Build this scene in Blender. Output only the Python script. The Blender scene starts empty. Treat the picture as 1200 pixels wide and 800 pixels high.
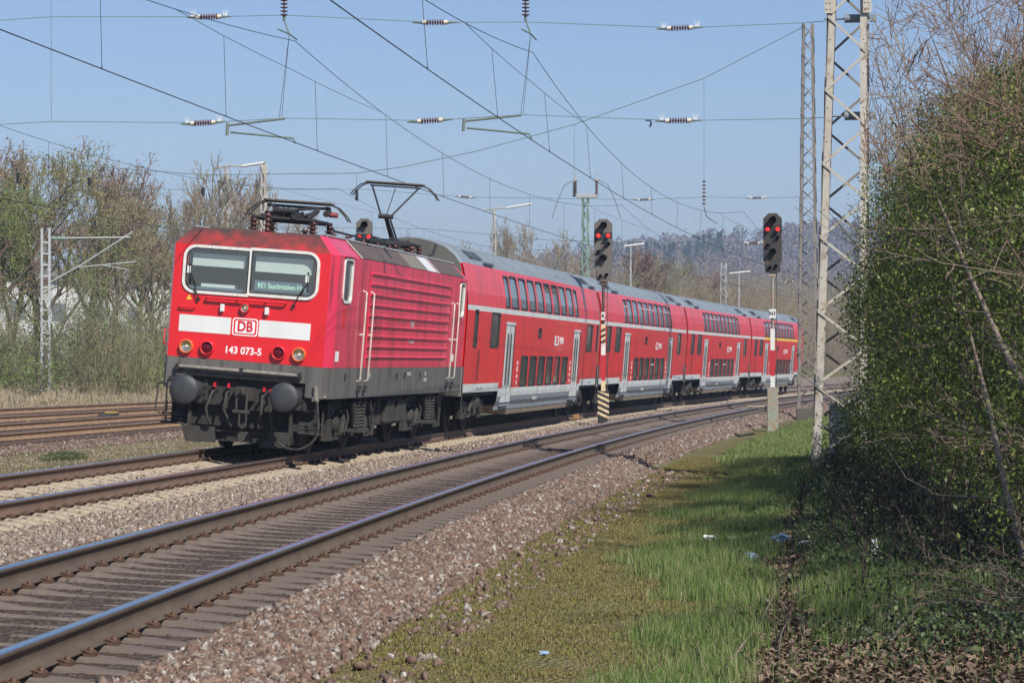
import bpy, math, random
import numpy as np
from mathutils import Vector, Matrix
random.seed(7); RNG = np.random.default_rng(11)
S = bpy.context.scene
C = S.collection
R = math.radians
# ---------------------------------------------------------------- camera
F_PX, CX, CY, CZ, YAW, PIT = 3385.9, 49.033, 11.25, 1.5676, 3.27252835, 0.00745903
CAMF = Vector((math.cos(YAW)*math.cos(PIT), math.sin(YAW)*math.cos(PIT), math.sin(PIT)))
CAMR = Vector((math.sin(YAW), -math.cos(YAW), 0)); CAMU = CAMR.cross(CAMF)
CAMP = Vector((CX, CY, CZ))
cd = bpy.data.cameras.new('camera'); cam = bpy.data.objects.new('camera', cd); C.objects.link(cam)
cam.matrix_world = Matrix.Translation(CAMP) @ Matrix((CAMR, CAMU, -CAMF)).transposed().to_4x4()
cd.sensor_width = 36; cd.lens = F_PX/1200*36; cd.clip_start = 0.5; cd.clip_end = 12000
S.camera = cam
# ---------------------------------------------------------------- light
SUN_DIR = Vector((0.75, 0.66, 0.0)).normalized(); SUN_EL = R(42)
SUN_DIR = Vector((SUN_DIR.x*math.cos(SUN_EL), SUN_DIR.y*math.cos(SUN_EL), math.sin(SUN_EL)))
w = bpy.data.worlds.new('World'); S.world = w; w.use_nodes = True
nt = w.node_tree; nt.nodes.clear()
sky = nt.nodes.new('ShaderNodeTexSky'); sky.sky_type = 'NISHITA'; sky.sun_disc = False
sky.sun_elevation = SUN_EL; sky.sun_rotation = math.atan2(SUN_DIR.x, SUN_DIR.y)
sky.altitude = 200; sky.air_density = 1.0; sky.dust_density = 0.1; sky.ozone_density = 5.0
bg = nt.nodes.new('ShaderNodeBackground'); bg.inputs[1].default_value = 0.083
wo = nt.nodes.new('ShaderNodeOutputWorld')
tint = nt.nodes.new('ShaderNodeMix'); tint.data_type = 'RGBA'; tint.blend_type = 'MULTIPLY'; tint.inputs[0].default_value = 1; tint.inputs[7].default_value = (1, .95, 1.04, 1)
nt.links.new(sky.outputs[0], tint.inputs[6]); nt.links.new(tint.outputs[2], bg.inputs[0]); nt.links.new(bg.outputs[0], wo.inputs[0])
sl = bpy.data.lights.new('sun', 'SUN'); sl.energy = 5.0; sl.angle = R(0.53); sl.color = (1, 0.955, 0.88)
so = bpy.data.objects.new('sun', sl); C.objects.link(so)
so.rotation_euler = (-SUN_DIR).to_track_quat('-Z', 'Y').to_euler()
S.view_settings.view_transform = 'Standard'; S.view_settings.look = 'None'; S.view_settings.gamma = 1
S.view_settings.exposure = 0.34
S.render.engine = 'CYCLES'
S.cycles.max_bounces = 6; S.cycles.transparent_max_bounces = 8
S.render.resolution_x = 1024; S.render.resolution_y = 682

# ---------------------------------------------------------------- materials
def mat(name, col, rough=.7, metal=0., col2=None, scale=4., amt=.5, bump=0., bscale=None, streak=False, dirt=None, dirt_amt=.4, island=None, spec=.5, coat=0., trans=0., soot=None):
    m = bpy.data.materials.new(name); m.use_nodes = True; n = m.node_tree; n.nodes.clear(); L = n.links
    out = n.nodes.new('ShaderNodeOutputMaterial'); b = n.nodes.new('ShaderNodeBsdfPrincipled'); L.new(b.outputs[0], out.inputs[0])
    b.inputs['Roughness'].default_value = rough; b.inputs['Metallic'].default_value = metal
    b.inputs['Specular IOR Level'].default_value = spec
    if coat: b.inputs['Coat Weight'].default_value = coat; b.inputs['Coat Roughness'].default_value = .12
    src = None
    tc = n.nodes.new('ShaderNodeTexCoord'); mp = n.nodes.new('ShaderNodeMapping'); L.new(tc.outputs['Object'], mp.inputs[0])
    if streak: mp.inputs['Scale'].default_value = (1, 1, .12)
    def mix(fac, a, bb):
        x = n.nodes.new('ShaderNodeMix'); x.data_type = 'RGBA'
        if isinstance(fac, float): x.inputs[0].default_value = fac
        else: L.new(fac, x.inputs[0])
        for v, i in ((a, 6), (bb, 7)):
            if isinstance(v, tuple): x.inputs[i].default_value = (*v, 1)
            else: L.new(v, x.inputs[i])
        return x.outputs[2]
    def noise(sc, lo, hi, det=5, coord=None):
        t = n.nodes.new('ShaderNodeTexNoise'); t.inputs['Scale'].default_value = sc; t.inputs['Detail'].default_value = det
        L.new(coord or mp.outputs[0], t.inputs[0])
        r = n.nodes.new('ShaderNodeMapRange'); r.inputs[1].default_value = lo; r.inputs[2].default_value = hi
        L.new(t.outputs[0], r.inputs[0]); return r.outputs[0]
    base = col
    if col2: base = mix(noise(scale, .5-amt*.5, .5+amt*.5), col, col2)
    if island:
        g = n.nodes.new('ShaderNodeNewGeometry'); cr = n.nodes.new('ShaderNodeValToRGB'); L.new(g.outputs['Random Per Island'], cr.inputs[0])
        e = cr.color_ramp.elements
        while len(e) < len(island): e.new(.5)
        for i, c in enumerate(island): e[i].position = i/(len(island)-1) if len(island) > 1 else 0; e[i].color = (*c, 1)
        base = cr.outputs[0]
        if col2: base = mix(noise(scale, .5-amt*.5, .5+amt*.5), base, col2)
    if dirt: base = mix(noise(scale*2.3, .62-dirt_amt*.35, .75, 8), base, dirt)
    if isinstance(base, tuple): b.inputs['Base Color'].default_value = (*base, 1)
    else: L.new(base, b.inputs['Base Color'])
    if soot:      # grime that settles above a height: (colour, z0, z1)
        sx_ = n.nodes.new('ShaderNodeSeparateXYZ'); L.new(tc.outputs['Object'], sx_.inputs[0]); mr = n.nodes.new('ShaderNodeMapRange'); mr.inputs[1].default_value = soot[1]; mr.inputs[2].default_value = soot[2]; L.new(sx_.outputs[2], mr.inputs[0])
        ad = n.nodes.new('ShaderNodeMath'); ad.operation = 'MULTIPLY_ADD'; L.new(noise(2.3, .25, .75, 7), ad.inputs[0]); ad.inputs[1].default_value = 1.5; ad.inputs[2].default_value = -.95; a2 = n.nodes.new('ShaderNodeMath'); a2.operation = 'ADD'; a2.use_clamp = True; L.new(mr.outputs[0], a2.inputs[0]); L.new(ad.outputs[0], a2.inputs[1])
        base = mix(a2.outputs[0], base, soot[0]); L.new(base, b.inputs['Base Color'])
    if bump:
        t = n.nodes.new('ShaderNodeTexNoise'); t.inputs['Scale'].default_value = bscale or scale*4; t.inputs['Detail'].default_value = 4
        L.new(tc.outputs['Object'], t.inputs[0]); bp = n.nodes.new('ShaderNodeBump'); bp.inputs['Strength'].default_value = bump; bp.inputs['Distance'].default_value = .02
        L.new(t.outputs[0], bp.inputs['Height']); L.new(bp.outputs[0], b.inputs['Normal'])
    if trans:
        tr = n.nodes.new('ShaderNodeBsdfTranslucent'); ms = n.nodes.new('ShaderNodeMixShader'); ms.inputs[0].default_value = trans
        if isinstance(base, tuple): tr.inputs[0].default_value = (*base, 1)
        else: L.new(base, tr.inputs[0])
        L.new(b.outputs[0], ms.inputs[1]); L.new(tr.outputs[0], ms.inputs[2]); L.new(ms.outputs[0], out.inputs[0])
    return m
def emis(name, col, s):
    m = bpy.data.materials.new(name); m.use_nodes = True; b = m.node_tree.nodes['Principled BSDF']
    b.inputs['Base Color'].default_value = (*col, 1); b.inputs['Emission Color'].default_value = (*col, 1); b.inputs['Emission Strength'].default_value = s
    return m
def glassmat(name, tint=(.75, .85, .85), refl=.25):
    m = bpy.data.materials.new(name); m.use_nodes = True; n = m.node_tree; n.nodes.clear(); L = n.links
    out = n.nodes.new('ShaderNodeOutputMaterial'); ms = n.nodes.new('ShaderNodeMixShader'); t = n.nodes.new('ShaderNodeBsdfTransparent'); g = n.nodes.new('ShaderNodeBsdfGlossy')
    t.inputs[0].default_value = (*tint, 1); g.inputs['Roughness'].default_value = .02; ms.inputs[0].default_value = refl
    L.new(t.outputs[0], ms.inputs[1]); L.new(g.outputs[0], ms.inputs[2]); L.new(ms.outputs[0], out.inputs[0]); return m

# ---------------------------------------------------------------- mesh helpers
SPLIT = {'pantograph_insulator': 0, 'roof_insulator': 0, 'insulator_fitting': 0, 'insulator_cap': 0, 'bird_spike': .02, 'door_seam': 0, 'skirt_fitting': .02, 'door_sticker': .02, 'small_lettering': .06, 'stripe': 0, 'joint_bar': .02, 'pipe_bracket': 0,
         'roof_hatch': 0, 'roof_walkway': 0, 'roof_vent': .16, 'rail_guard': .01, 'coil_spring': .005, 'bogie_side_frame': .01, 'hose': 0, 'end_coupling': .01, 'bogie': .01, 'underfloor_box': .01, 'roof_busbar': .01, 'grab_rail': .02, 'end_floor': 0, 'upper_arm': .0, 'splice_plate': .03,
         'pantograph_base': .01, 'lower_arm': .02, 'hanger_wire': 0, 'steady_arm': .02, 'shunter_step': .02, 'coupling_hook': .03}
class MB:
    def __init__(s): s.v = []; s.f = []; s.m = []; s.sm = []
    def add(s, vs, fs, mi=0, smooth=False):
        o = len(s.v); s.v += [tuple(p) for p in vs]
        for f in fs: s.f.append(tuple(i+o for i in f)); s.m.append(mi); s.sm.append(smooth)
        return s
    def box(s, x0, x1, y0, y1, z0, z1, mi=0, M=None, ch=0.):
        if ch:
            c = ch; pts = [(y0+c, z0), (y1-c, z0), (y1, z0+c), (y1, z1-c), (y1-c, z1), (y0+c, z1), (y0, z1-c), (y0, z0+c)]
            n = 8; vs = []
            for (xa, k) in ((x0, 1), (x0+c, 0), (x1-c, 0), (x1, 1)):
                for (a, b) in pts:
                    if k:
                        ym, zm = (y0+y1)/2, (z0+z1)/2
                        a = ym+(a-ym)*(1-2*c/max(y1-y0, 3*c)); b = zm+(b-zm)*(1-2*c/max(z1-z0, 3*c))
                    vs.append((xa, a, b))
            fs = []
            for r in range(3):
                for i in range(n): fs.append((r*n+i, r*n+(i+1) % n, (r+1)*n+(i+1) % n, (r+1)*n+i))
            fs.append(tuple(range(n))[::-1]); fs.append(tuple(range(3*n, 4*n)))
        else:
            vs = [(x, y, z) for x in (x0, x1) for y in (y0, y1) for z in (z0, z1)]
            fs = [(0, 1, 3, 2), (4, 6, 7, 5), (0, 4, 5, 1), (2, 3, 7, 6), (0, 2, 6, 4), (1, 5, 7, 3)]
        if M is not None: vs = [M @ Vector(p) for p in vs]
        return s.add(vs, fs, mi)
    def cbox(s, c, d, mi=0, M=None, ch=0.):
        return s.box(c[0]-d[0]/2, c[0]+d[0]/2, c[1]-d[1]/2, c[1]+d[1]/2, c[2]-d[2]/2, c[2]+d[2]/2, mi, M, ch)
    def tube(s, pts, r, n=8, mi=0, cap=True, smooth=True):
        pts = [Vector(p) for p in pts]; rs = r if isinstance(r, (list, tuple)) else [r]*len(pts)
        vs = []; N = len(pts); up = None
        for i, p in enumerate(pts):
            d = (pts[min(i+1, N-1)]-pts[max(i-1, 0)]).normalized()
            if up is None: up = Vector((0, 0, 1)) if abs(d.z) < .95 else Vector((1, 0, 0))
            a = d.cross(up)
            if a.length < 1e-4: a = d.orthogonal()
            a.normalize(); b = a.cross(d).normalized(); up = b
            for k in range(n):
                t = 2*math.pi*(k+.5)/n; vs.append(p+(a*math.cos(t)+b*math.sin(t))*rs[i])
        fs = [(i*n+k, i*n+(k+1) % n, (i+1)*n+(k+1) % n, (i+1)*n+k) for i in range(N-1) for k in range(n)]
        s.add(vs, fs, mi, smooth)
        if cap: s.add(vs[:n], [tuple(range(n))[::-1]], mi); s.add(vs[-n:], [tuple(range(n))], mi)
        return s
    def lathe(s, prof, org, axis='x', n=24, mi=0, smooth=True, cap=True):
        # prof: (along, radius)
        o = Vector(org); A = {'x': (Vector((1, 0, 0)), Vector((0, 1, 0)), Vector((0, 0, 1))), 'y': (Vector((0, 1, 0)), Vector((1, 0, 0)), Vector((0, 0, 1))), 'z': (Vector((0, 0, 1)), Vector((1, 0, 0)), Vector((0, 1, 0)))}[axis]
        vs = [o+A[0]*a+(A[1]*math.cos(2*math.pi*k/n)+A[2]*math.sin(2*math.pi*k/n))*r for a, r in prof for k in range(n)]
        N = len(prof); fs = [(i*n+k, i*n+(k+1) % n, (i+1)*n+(k+1) % n, (i+1)*n+k) for i in range(N-1) for k in range(n)]
        s.add(vs, fs, mi, smooth)
        if cap:
            s.add(vs[:n], [tuple(range(n))[::-1]], mi); s.add(vs[-n:], [tuple(range(n))], mi)
        return s
    def prism(s, poly, a0, a1, axis='y', mi=0):
        def P(u, v, a): return {'y': (u, a, v), 'x': (a, u, v), 'z': (u, v, a)}[axis]
        n = len(poly); vs = [P(u, v, a0) for u, v in poly]+[P(u, v, a1) for u, v in poly]
        fs = [tuple(range(n))[::-1], tuple(range(n, 2*n))]+[(i, (i+1) % n, n+(i+1) % n, n+i) for i in range(n)]
        return s.add(vs, fs, mi)
    def ring(s, outer, inner, fn, t, mi=0):
        # flat ring between two equal-length outlines, fn(u,v,h)->point, thickness t
        n = len(outer); vs = [fn(u, v, t) for u, v in outer]+[fn(u, v, t) for u, v in inner]+[fn(u, v, 0) for u, v in outer]+[fn(u, v, -.02) for u, v in inner]
        fs = []
        for i in range(n):
            j = (i+1) % n
            fs += [(i, j, n+j, n+i), (2*n+i, 2*n+j, j, i), (n+i, n+j, 3*n+j, 3*n+i)]
        return s.add(vs, fs, mi)
    def grid(s, us, vs_, holes, fn, mi=0, matfn=None):
        U = sorted(set(list(us)+[h[0] for h in holes]+[h[1] for h in holes])); V = sorted(set(list(vs_)+[h[2] for h in holes]+[h[3] for h in holes]))
        idx = {}; pts = []
        def g(i, j):
            if (i, j) not in idx: idx[(i, j)] = len(pts); pts.append(fn(U[i], V[j]))
            return idx[(i, j)]
        fs = []; ms = []
        for i in range(len(U)-1):
            for j in range(len(V)-1):
                cu, cv = (U[i]+U[i+1])/2, (V[j]+V[j+1])/2
                if any(h[0] < cu < h[1] and h[2] < cv < h[3] for h in holes): continue
                fs.append((g(i, j), g(i+1, j), g(i+1, j+1), g(i, j+1))); ms.append(matfn(cu, cv) if matfn else mi)
        o = len(s.v); s.v += [tuple(p) for p in pts]
        for f, m_ in zip(fs, ms): s.f.append(tuple(i+o for i in f)); s.m.append(m_); s.sm.append(False)
        return s
    def build(s, name, mats, parent=None, recalc=False):
        if name in SPLIT: return s.build_split(name, mats, parent, SPLIT[name])
        return s.build1(name, mats, parent)
    def build_split(s, name, mats, parent, tol):
        # one object for every separate piece: connected shells whose boxes touch stay together
        par = list(range(len(s.v)))
        def fd(i):
            while par[i] != i: par[i] = par[par[i]]; i = par[i]
            return i
        for f in s.f:
            r0 = fd(f[0])
            for i in f[1:]: par[fd(i)] = r0
        A = np.array([tuple(p) for p in s.v]); roots = {}
        for i in range(len(s.v)): roots.setdefault(fd(i), []).append(i)
        gs = [[ids, A[ids].min(0)-tol, A[ids].max(0)+tol] for ids in roots.values()]; ch = True
        while ch:
            ch = False
            for a in range(len(gs)):
                b = a+1
                while b < len(gs):
                    if (gs[a][1] <= gs[b][2]).all() and (gs[b][1] <= gs[a][2]).all():
                        gs[a] = [gs[a][0]+gs[b][0], np.minimum(gs[a][1], gs[b][1]), np.maximum(gs[a][2], gs[b][2])]; gs.pop(b); ch = True
                    else: b += 1
        first = None
        for g in gs:
            mp = {i: k for k, i in enumerate(sorted(g[0]))}; q = MB(); q.v = [tuple(s.v[i]) for i in sorted(g[0])]
            for f, m_, sm in zip(s.f, s.m, s.sm):
                if f[0] in mp: q.f.append(tuple(mp[i] for i in f)); q.m.append(m_); q.sm.append(sm)
            o = q.build1(name, mats, parent); first = first or o
        return first
    def build1(s, name, mats, parent=None):
        me = bpy.data.meshes.new(name); me.from_pydata(s.v, [], s.f)
        for m in (mats if isinstance(mats, (list, tuple)) else [mats]): me.materials.append(m)
        me.polygons.foreach_set('material_index', s.m); me.polygons.foreach_set('use_smooth', s.sm)
        me.update(); o = bpy.data.objects.new(name, me); C.objects.link(o)
        if parent: o.parent = parent
        return o
def npmesh(name, V, faces, mats, parent=None, mi=None, smooth=False):
    """V (n,3); faces: list of (m,k) index arrays"""
    me = bpy.data.meshes.new(name); V = np.ascontiguousarray(V, dtype=np.float32)
    me.vertices.add(len(V)); me.vertices.foreach_set('co', V.ravel())
    loops = np.concatenate([f.ravel() for f in faces]).astype(np.int32); tot = np.concatenate([np.full(len(f), f.shape[1]) for f in faces]).astype(np.int32)
    st = np.concatenate([[0], np.cumsum(tot)[:-1]]).astype(np.int32)
    me.loops.add(len(loops)); me.loops.foreach_set('vertex_index', loops)
    me.polygons.add(len(tot)); me.polygons.foreach_set('loop_start', st); me.polygons.foreach_set('loop_total', tot)
    if mi is not None: me.polygons.foreach_set('material_index', mi.astype(np.int32))
    if smooth: me.polygons.foreach_set('use_smooth', np.ones(len(tot), bool))
    for m in (mats if isinstance(mats, (list, tuple)) else [mats]): me.materials.append(m)
    me.update(calc_edges=True); me.validate()
    o = bpy.data.objects.new(name, me); C.objects.link(o)
    if parent: o.parent = parent
    return o
def tag(o, label=None, cat=None, group=None, kind=None):
    if label: o['label'] = label
    if cat: o['category'] = cat
    if group: o['group'] = group
    if kind: o['kind'] = kind
    return o
def empty(name, loc=(0, 0, 0), rot=(0, 0, 0), scale=1.):
    o = bpy.data.objects.new(name, None); o.empty_display_size = .3; C.objects.link(o); o.location = loc; o.rotation_euler = rot
    o.scale = (scale,)*3 if not isinstance(scale, (tuple, list)) else scale
    return o
def kids(o): return [c for c in bpy.data.objects if c.parent == o]
def share(o, parent, loc=None, rot=None):
    c = o.copy(); C.objects.link(c); c.parent = parent
    if loc is not None: c.location = loc
    if rot is not None: c.rotation_euler = rot
    return c
def rrect(u0, u1, v0, v1, r, n=5):
    pts = []
    for cx, cy, a0 in ((u1-r, v1-r, 0), (u0+r, v1-r, 90), (u0+r, v0+r, 180), (u1-r, v0+r, 270)):
        for k in range(n+1):
            a = R(a0+90*k/n); pts.append((cx+r*math.cos(a), cy+r*math.sin(a)))
    return pts
def text_mesh(name, txt, size, m, parent, loc, rot, ext=.002, sx=1., bold=0.):
    cu = bpy.data.curves.new('txt', 'FONT'); cu.body = txt; cu.size = size; cu.extrude = ext; cu.offset = bold; cu.align_x = 'CENTER'; cu.align_y = 'CENTER'; cu.resolution_u = 3
    t = bpy.data.objects.new('txt', cu); C.objects.link(t); bpy.context.view_layer.update()
    me = bpy.data.meshes.new_from_object(t.evaluated_get(bpy.context.evaluated_depsgraph_get())); me.name = name
    bpy.data.objects.remove(t); me.materials.clear(); me.materials.append(m)
    o = bpy.data.objects.new(name, me); C.objects.link(o); o.parent = parent; o.location = loc; o.rotation_euler = rot; o.scale = (sx, 1, 1)
    return o
def ray(u, v): return CAMF+CAMR*((u-600)/F_PX)+CAMU*((400-v)/F_PX)
def atX(u, v, X):
    d = ray(u, v); return CAMP+d*((X-CX)/d.x)
def smooth(a, b, x): t = np.clip((x-a)/(b-a), 0, 1); return t*t*(3-2*t)
# ---------------------------------------------------------------- the curve of the line
CANT = .0764
KK, HH = 6.577e-4, -0.00448
def yc(x):      # centre of the line the train stands on
    x = np.asarray(x, float); xx = np.maximum(x, -420.); y = .5*KK*xx*xx-HH*xx
    return y+(x-xx)*(KK*xx-HH)
def y2(x):      # centre of the near line
    x = np.asarray(x, float); xx = np.maximum(x, -420.); y = 4.735+.5*.000929*xx*xx+.0096*xx
    far = yc(x)+6.2; return np.where(x < -110, np.minimum(y, far), y)
# ================================================================ TERRAIN
def w_knots(T):
    return [(-900, 14), (-400, 6), (-90, 2.2), (-40, .9), (-26, .38), (-19, .1), (-16.65, .005), (-13.85, -.275), (-13.1, -.25), (-12.05, -.16), (-9.25, -.41), (-7.6, -.47), (-3.2, -.38), (-2.0, -.27), (-1.4, -.128), (1.4, -.342), (2.1, -.36),
            (T-1.5, -.15), (T+1.4, -.283), (T+1.6, -.33), (T+2.0, -.50), (T+3.6, -.50), (T+5, -.42), (T+6.5, -.22), (T+9, -.1), (T+40, .3), (900, 3)]
def hash2(x, y): return np.modf(np.abs(np.sin(x*127.1+y*311.7)*43758.5453))[0]
def vnoise(x, y):
    xi, yi = np.floor(x), np.floor(y); fx, fy = x-xi, y-yi; fx = fx*fx*(3-2*fx); fy = fy*fy*(3-2*fy)
    a, b, c, d = hash2(xi, yi), hash2(xi+1, yi), hash2(xi, yi+1), hash2(xi+1, yi+1)
    return a+(b-a)*fx+(c-a)*fy+(a-b-c+d)*fx*fy
def fbm(x, y, o=3):
    s = 0; a = .5
    for i in range(o): s = s+a*vnoise(x, y); x = x*2.03+7; y = y*2.03+3; a *= .5
    return s/(1-.5**o)
def ground_z(x, w):
    x = np.asarray(x, float); w = np.asarray(w, float); x, w = np.broadcast_arrays(x, w); T = y2(x)-yc(x)
    k0 = w_knots(4.7); k1 = w_knots(7.7)
    z0 = np.interp(w, [a for a, b in k0], [b for a, b in k0]); z1 = np.interp(w, [a for a, b in k1], [b for a, b in k1])
    # move the near-line knots with T by shifting w
    ws = np.where(w > 2.1, 2.1+(w-2.1), w); wn = np.where(w > T-1.5, w-T+4.7, np.where(w > 2.1, 2.1+(w-2.1)*(4.7-1.5-2.1)/(T-1.5-2.1), w))
    z = np.interp(wn, [a for a, b in k0], [b for a, b in k0])
    rough = smooth(2.4, 3.4, w-T)+smooth(-7.2, -6, w)*smooth(-2.6, -3.6, w)*0+smooth(-19, -22, w)
    return z+rough*(fbm(x*.6, w*.6)-.5)*.14+(fbm(x*2.1, w*2.1)-.5)*.03*np.clip(rough+.35, 0, 1)
def gz(x, y): return ground_z(x, np.asarray(y)-yc(x))

xs = np.unique(np.round(np.concatenate([np.arange(-4500, -1000, 250), np.arange(-1000, -400, 60), np.arange(-400, -130, 6), np.arange(-130, -50, 2), np.arange(-50, 46, .7), np.arange(46, 130, 12)]), 3))
ws = np.unique(np.round(np.concatenate([np.arange(-900, -120, 60), np.arange(-120, -30, 6), np.arange(-30, -18, 1), np.arange(-18, 18, .16), np.arange(18, 60, 4), np.arange(60, 901, 80)]), 3))
GX, GW = np.meshgrid(xs, ws, indexing='ij'); GZ = ground_z(GX, GW); GY = yc(GX)+GW
nx, nw = GX.shape; idx = np.arange(nx*nw).reshape(nx, nw)
q = np.stack([idx[:-1, :-1], idx[1:, :-1], idx[1:, 1:], idx[:-1, 1:]], -1).reshape(-1, 4)
def zones(x, w):
    T = y2(x)-yc(x); n = (fbm(x*.8, w*.8)-.5)
    bal = smooth(-17.9, -17.2, w+n)*smooth(-7.6, -8.4, w+n*1.6)+smooth(-2.9, -2.2, w+n*.8)*smooth(2.05, 1.65, w-T+n*.7)
    w2_ = w-T; lim = np.interp(x, [-60, -20, 0, 20, 33], [2.8, 2.9, 3.7, 3.8, 4.05])
    tall = smooth(lim-.35, lim+.5, w2_+n*1.8)*smooth(10, 7, w2_)+smooth(-22, -30, w)*.3
    path = np.exp(-((w2_-np.interp(x, [-10, 10, 33], [5.4, 5.1, 5.15]))/.22)**2)*smooth(-10, 0, x)
    hedge = smooth(6.3, 7.0, w2_+n)
    mess = smooth(27.5, 29.5, x+n*4)*smooth(4.6, 5.4, w2_)
    leaf = np.clip(path+hedge+mess, 0, 1)
    return np.clip(bal, 0, 1), np.clip(tall, 0, 1), leaf
ZB, ZG, ZL = zones(GX, GW)
gm = bpy.data.materials.new('ground'); gm.use_nodes = True; n = gm.node_tree; n.nodes.clear(); L = n.links
def _nz(sc, det=6, lo=0., hi=1., typ='ShaderNodeTexNoise'):
    t = n.nodes.new(typ); t.inputs['Scale'].default_value = sc
    if typ == 'ShaderNodeTexNoise': t.inputs['Detail'].default_value = det
    L.new(tcg.outputs['Object'], t.inputs[0 if typ == 'ShaderNodeTexNoise' else 'Vector'])
    return t
def _ramp(src, cols):
    r = n.nodes.new('ShaderNodeValToRGB'); L.new(src, r.inputs[0]); e = r.color_ramp.elements
    while len(e) < len(cols): e.new(.5)
    for i, (p, c) in enumerate(cols): e[i].position = p; e[i].color = (*c, 1)
    return r.outputs[0]
def _mix(f, a, b):
    x = n.nodes.new('ShaderNodeMix'); x.data_type = 'RGBA'; L.new(f, x.inputs[0]); L.new(a, x.inputs[6]); L.new(b, x.inputs[7]); return x.outputs[2]
tcg = n.nodes.new('ShaderNodeTexCoord'); at = n.nodes.new('ShaderNodeVertexColor'); at.layer_name = 'zone'; sep = n.nodes.new('ShaderNodeSeparateColor'); L.new(at.outputs[0], sep.inputs[0])
vor = _nz(24, typ='ShaderNodeTexVoronoi'); vsep = n.nodes.new('ShaderNodeSeparateColor'); L.new(vor.outputs['Color'], vsep.inputs[0])
bal_c = _ramp(vsep.outputs[0], [(0, (.09, .06, .045)), (.3, (.18, .12, .085)), (.55, (.25, .185, .14)), (.8, (.34, .28, .22)), (1, (.48, .45, .40))])
moss = _ramp(_nz(.9, 8).outputs[0], [(.3, (.20, .15, .08)), (.45, (.18, .15, .06)), (.56, (.14, .145, .04)), (.72, (.25, .195, .12))])
moss2 = _ramp(_nz(45, 6).outputs[0], [(.3, (.07, .06, .03)), (.5, (.14, .13, .06)), (.7, (.25, .22, .12))])
mm = n.nodes.new('ShaderNodeMix'); mm.data_type = 'RGBA'; mm.inputs[0].default_value = .4; L.new(moss, mm.inputs[6]); L.new(moss2, mm.inputs[7])
soil = _ramp(_nz(30, 8).outputs[0], [(.3, (.035, .028, .018)), (.6, (.07, .06, .03)), (.8, (.11, .09, .05))])
leafc = _ramp(_nz(38, 8).outputs[0], [(.3, (.03, .022, .014)), (.55, (.09, .06, .035)), (.75, (.2, .14, .09))])
b0 = n.nodes.new('ShaderNodeBsdfPrincipled'); b0.inputs['Roughness'].default_value = .95; b0.inputs['Specular IOR Level'].default_value = .15
c1 = _mix(sep.outputs[1], mm.outputs[2], soil); c2 = _mix(sep.outputs[2], c1, leafc); c3 = _mix(sep.outputs[0], c2, bal_c); dd_ = n.nodes.new('ShaderNodeMix'); dd_.data_type = 'RGBA'; L.new(at.outputs['Alpha'], dd_.inputs[0]); L.new(c3, dd_.inputs[6]); dd_.inputs[7].default_value = (.05, .036, .028, 1); L.new(dd_.outputs[2], b0.inputs['Base Color'])
bp = n.nodes.new('ShaderNodeBump'); bp.inputs['Distance'].default_value = .05; bp.inputs['Strength'].default_value = .9; L.new(vor.outputs['Distance'], bp.inputs['Height']); L.new(bp.outputs[0], b0.inputs['Normal'])
go = n.nodes.new('ShaderNodeOutputMaterial'); L.new(b0.outputs[0], go.inputs[0])
ground = npmesh('ground', np.stack([GX, GY, GZ], -1).reshape(-1, 3), [q], gm, smooth=True)
ca = ground.data.color_attributes.new('zone', 'FLOAT_COLOR', 'POINT')
ca.data.foreach_set('color', np.stack([ZB, ZG, ZL, .8*smooth(1.55, 1.3, np.abs(GW-(y2(GX)-yc(GX))))], -1).reshape(-1).astype(np.float32))
tag(ground, kind='structure')

# ---- wooded hill far behind
hm = mat('hill_earth', (.10, .075, .07), .95, col2=(.07, .06, .05), scale=.02)
hx = np.linspace(-2300, -850, 50); hy = np.linspace(-1300, 900, 90); HX, HY = np.meshgrid(hx, hy, indexing='ij')
def hill_z(x, y):
    rid = np.interp(y, [-1300, -800, -520, -400, -300, -212, -150, -36, 100, 400, 900], [2, 3, 5, 12, 14, 28, 54, 66, 72, 84, 90])
    return -3+rid*smooth(-880, -1500, x)*(1-.35*smooth(-1600, -2300, x))+(fbm(x*.006, y*.006)-.5)*14*smooth(-880, -1200, x)*np.clip(rid/60, 0, 1)
hi = np.arange(HX.size).reshape(HX.shape); hq = np.stack([hi[:-1, :-1], hi[1:, :-1], hi[1:, 1:], hi[:-1, 1:]], -1).reshape(-1, 4)
hill = npmesh('hill', np.stack([HX, HY, hill_z(HX, HY)], -1).reshape(-1, 3), [hq], hm, smooth=True); tag(hill, kind='structure')

# ================================================================ RAILWAY TRACKS
M_top = mat('rail_top_steel', (.62, .63, .66), .22, 1.)
M_web = mat('rail_side_rust', (.17, .105, .07), .75, .1, col2=(.11, .07, .05), scale=3, bump=.2)
M_web2 = mat('rail_side_brown', (.13, .095, .065), .7, .1, col2=(.085, .062, .045), scale=3, bump=.2)
M_web3 = mat('rail_side_ochre', (.30, .20, .12), .8, .0, col2=(.20, .12, .07), scale=3, bump=.2)
M_rusttop = mat('rail_top_rusty', (.30, .19, .14), .45, .6)
M_con = mat('sleeper_concrete', (.41, .345, .25), .9, col2=(.30, .24, .17), scale=5, amt=.7, bump=.3, dirt=(.16, .10, .07))
M_cond = mat('sleeper_concrete_dirty', (.10, .075, .060), .9, col2=(.165, .13, .105), scale=5, bump=.3)
M_wood = mat('sleeper_wood', (.07, .045, .035), .9, col2=(.11, .075, .055), scale=6)
M_clip = mat('rail_clip_rust', (.10, .055, .035), .7, .3)
RP = [(-.036, -.006), (-.03, 0), (.03, 0), (.036, -.006), (.036, -.034), (.010, -.048), (.009, -.142), (.075, -.158), (.075, -.172), (-.075, -.172), (-.075, -.158), (-.009, -.142), (-.010, -.048), (-.036, -.034)]
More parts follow.
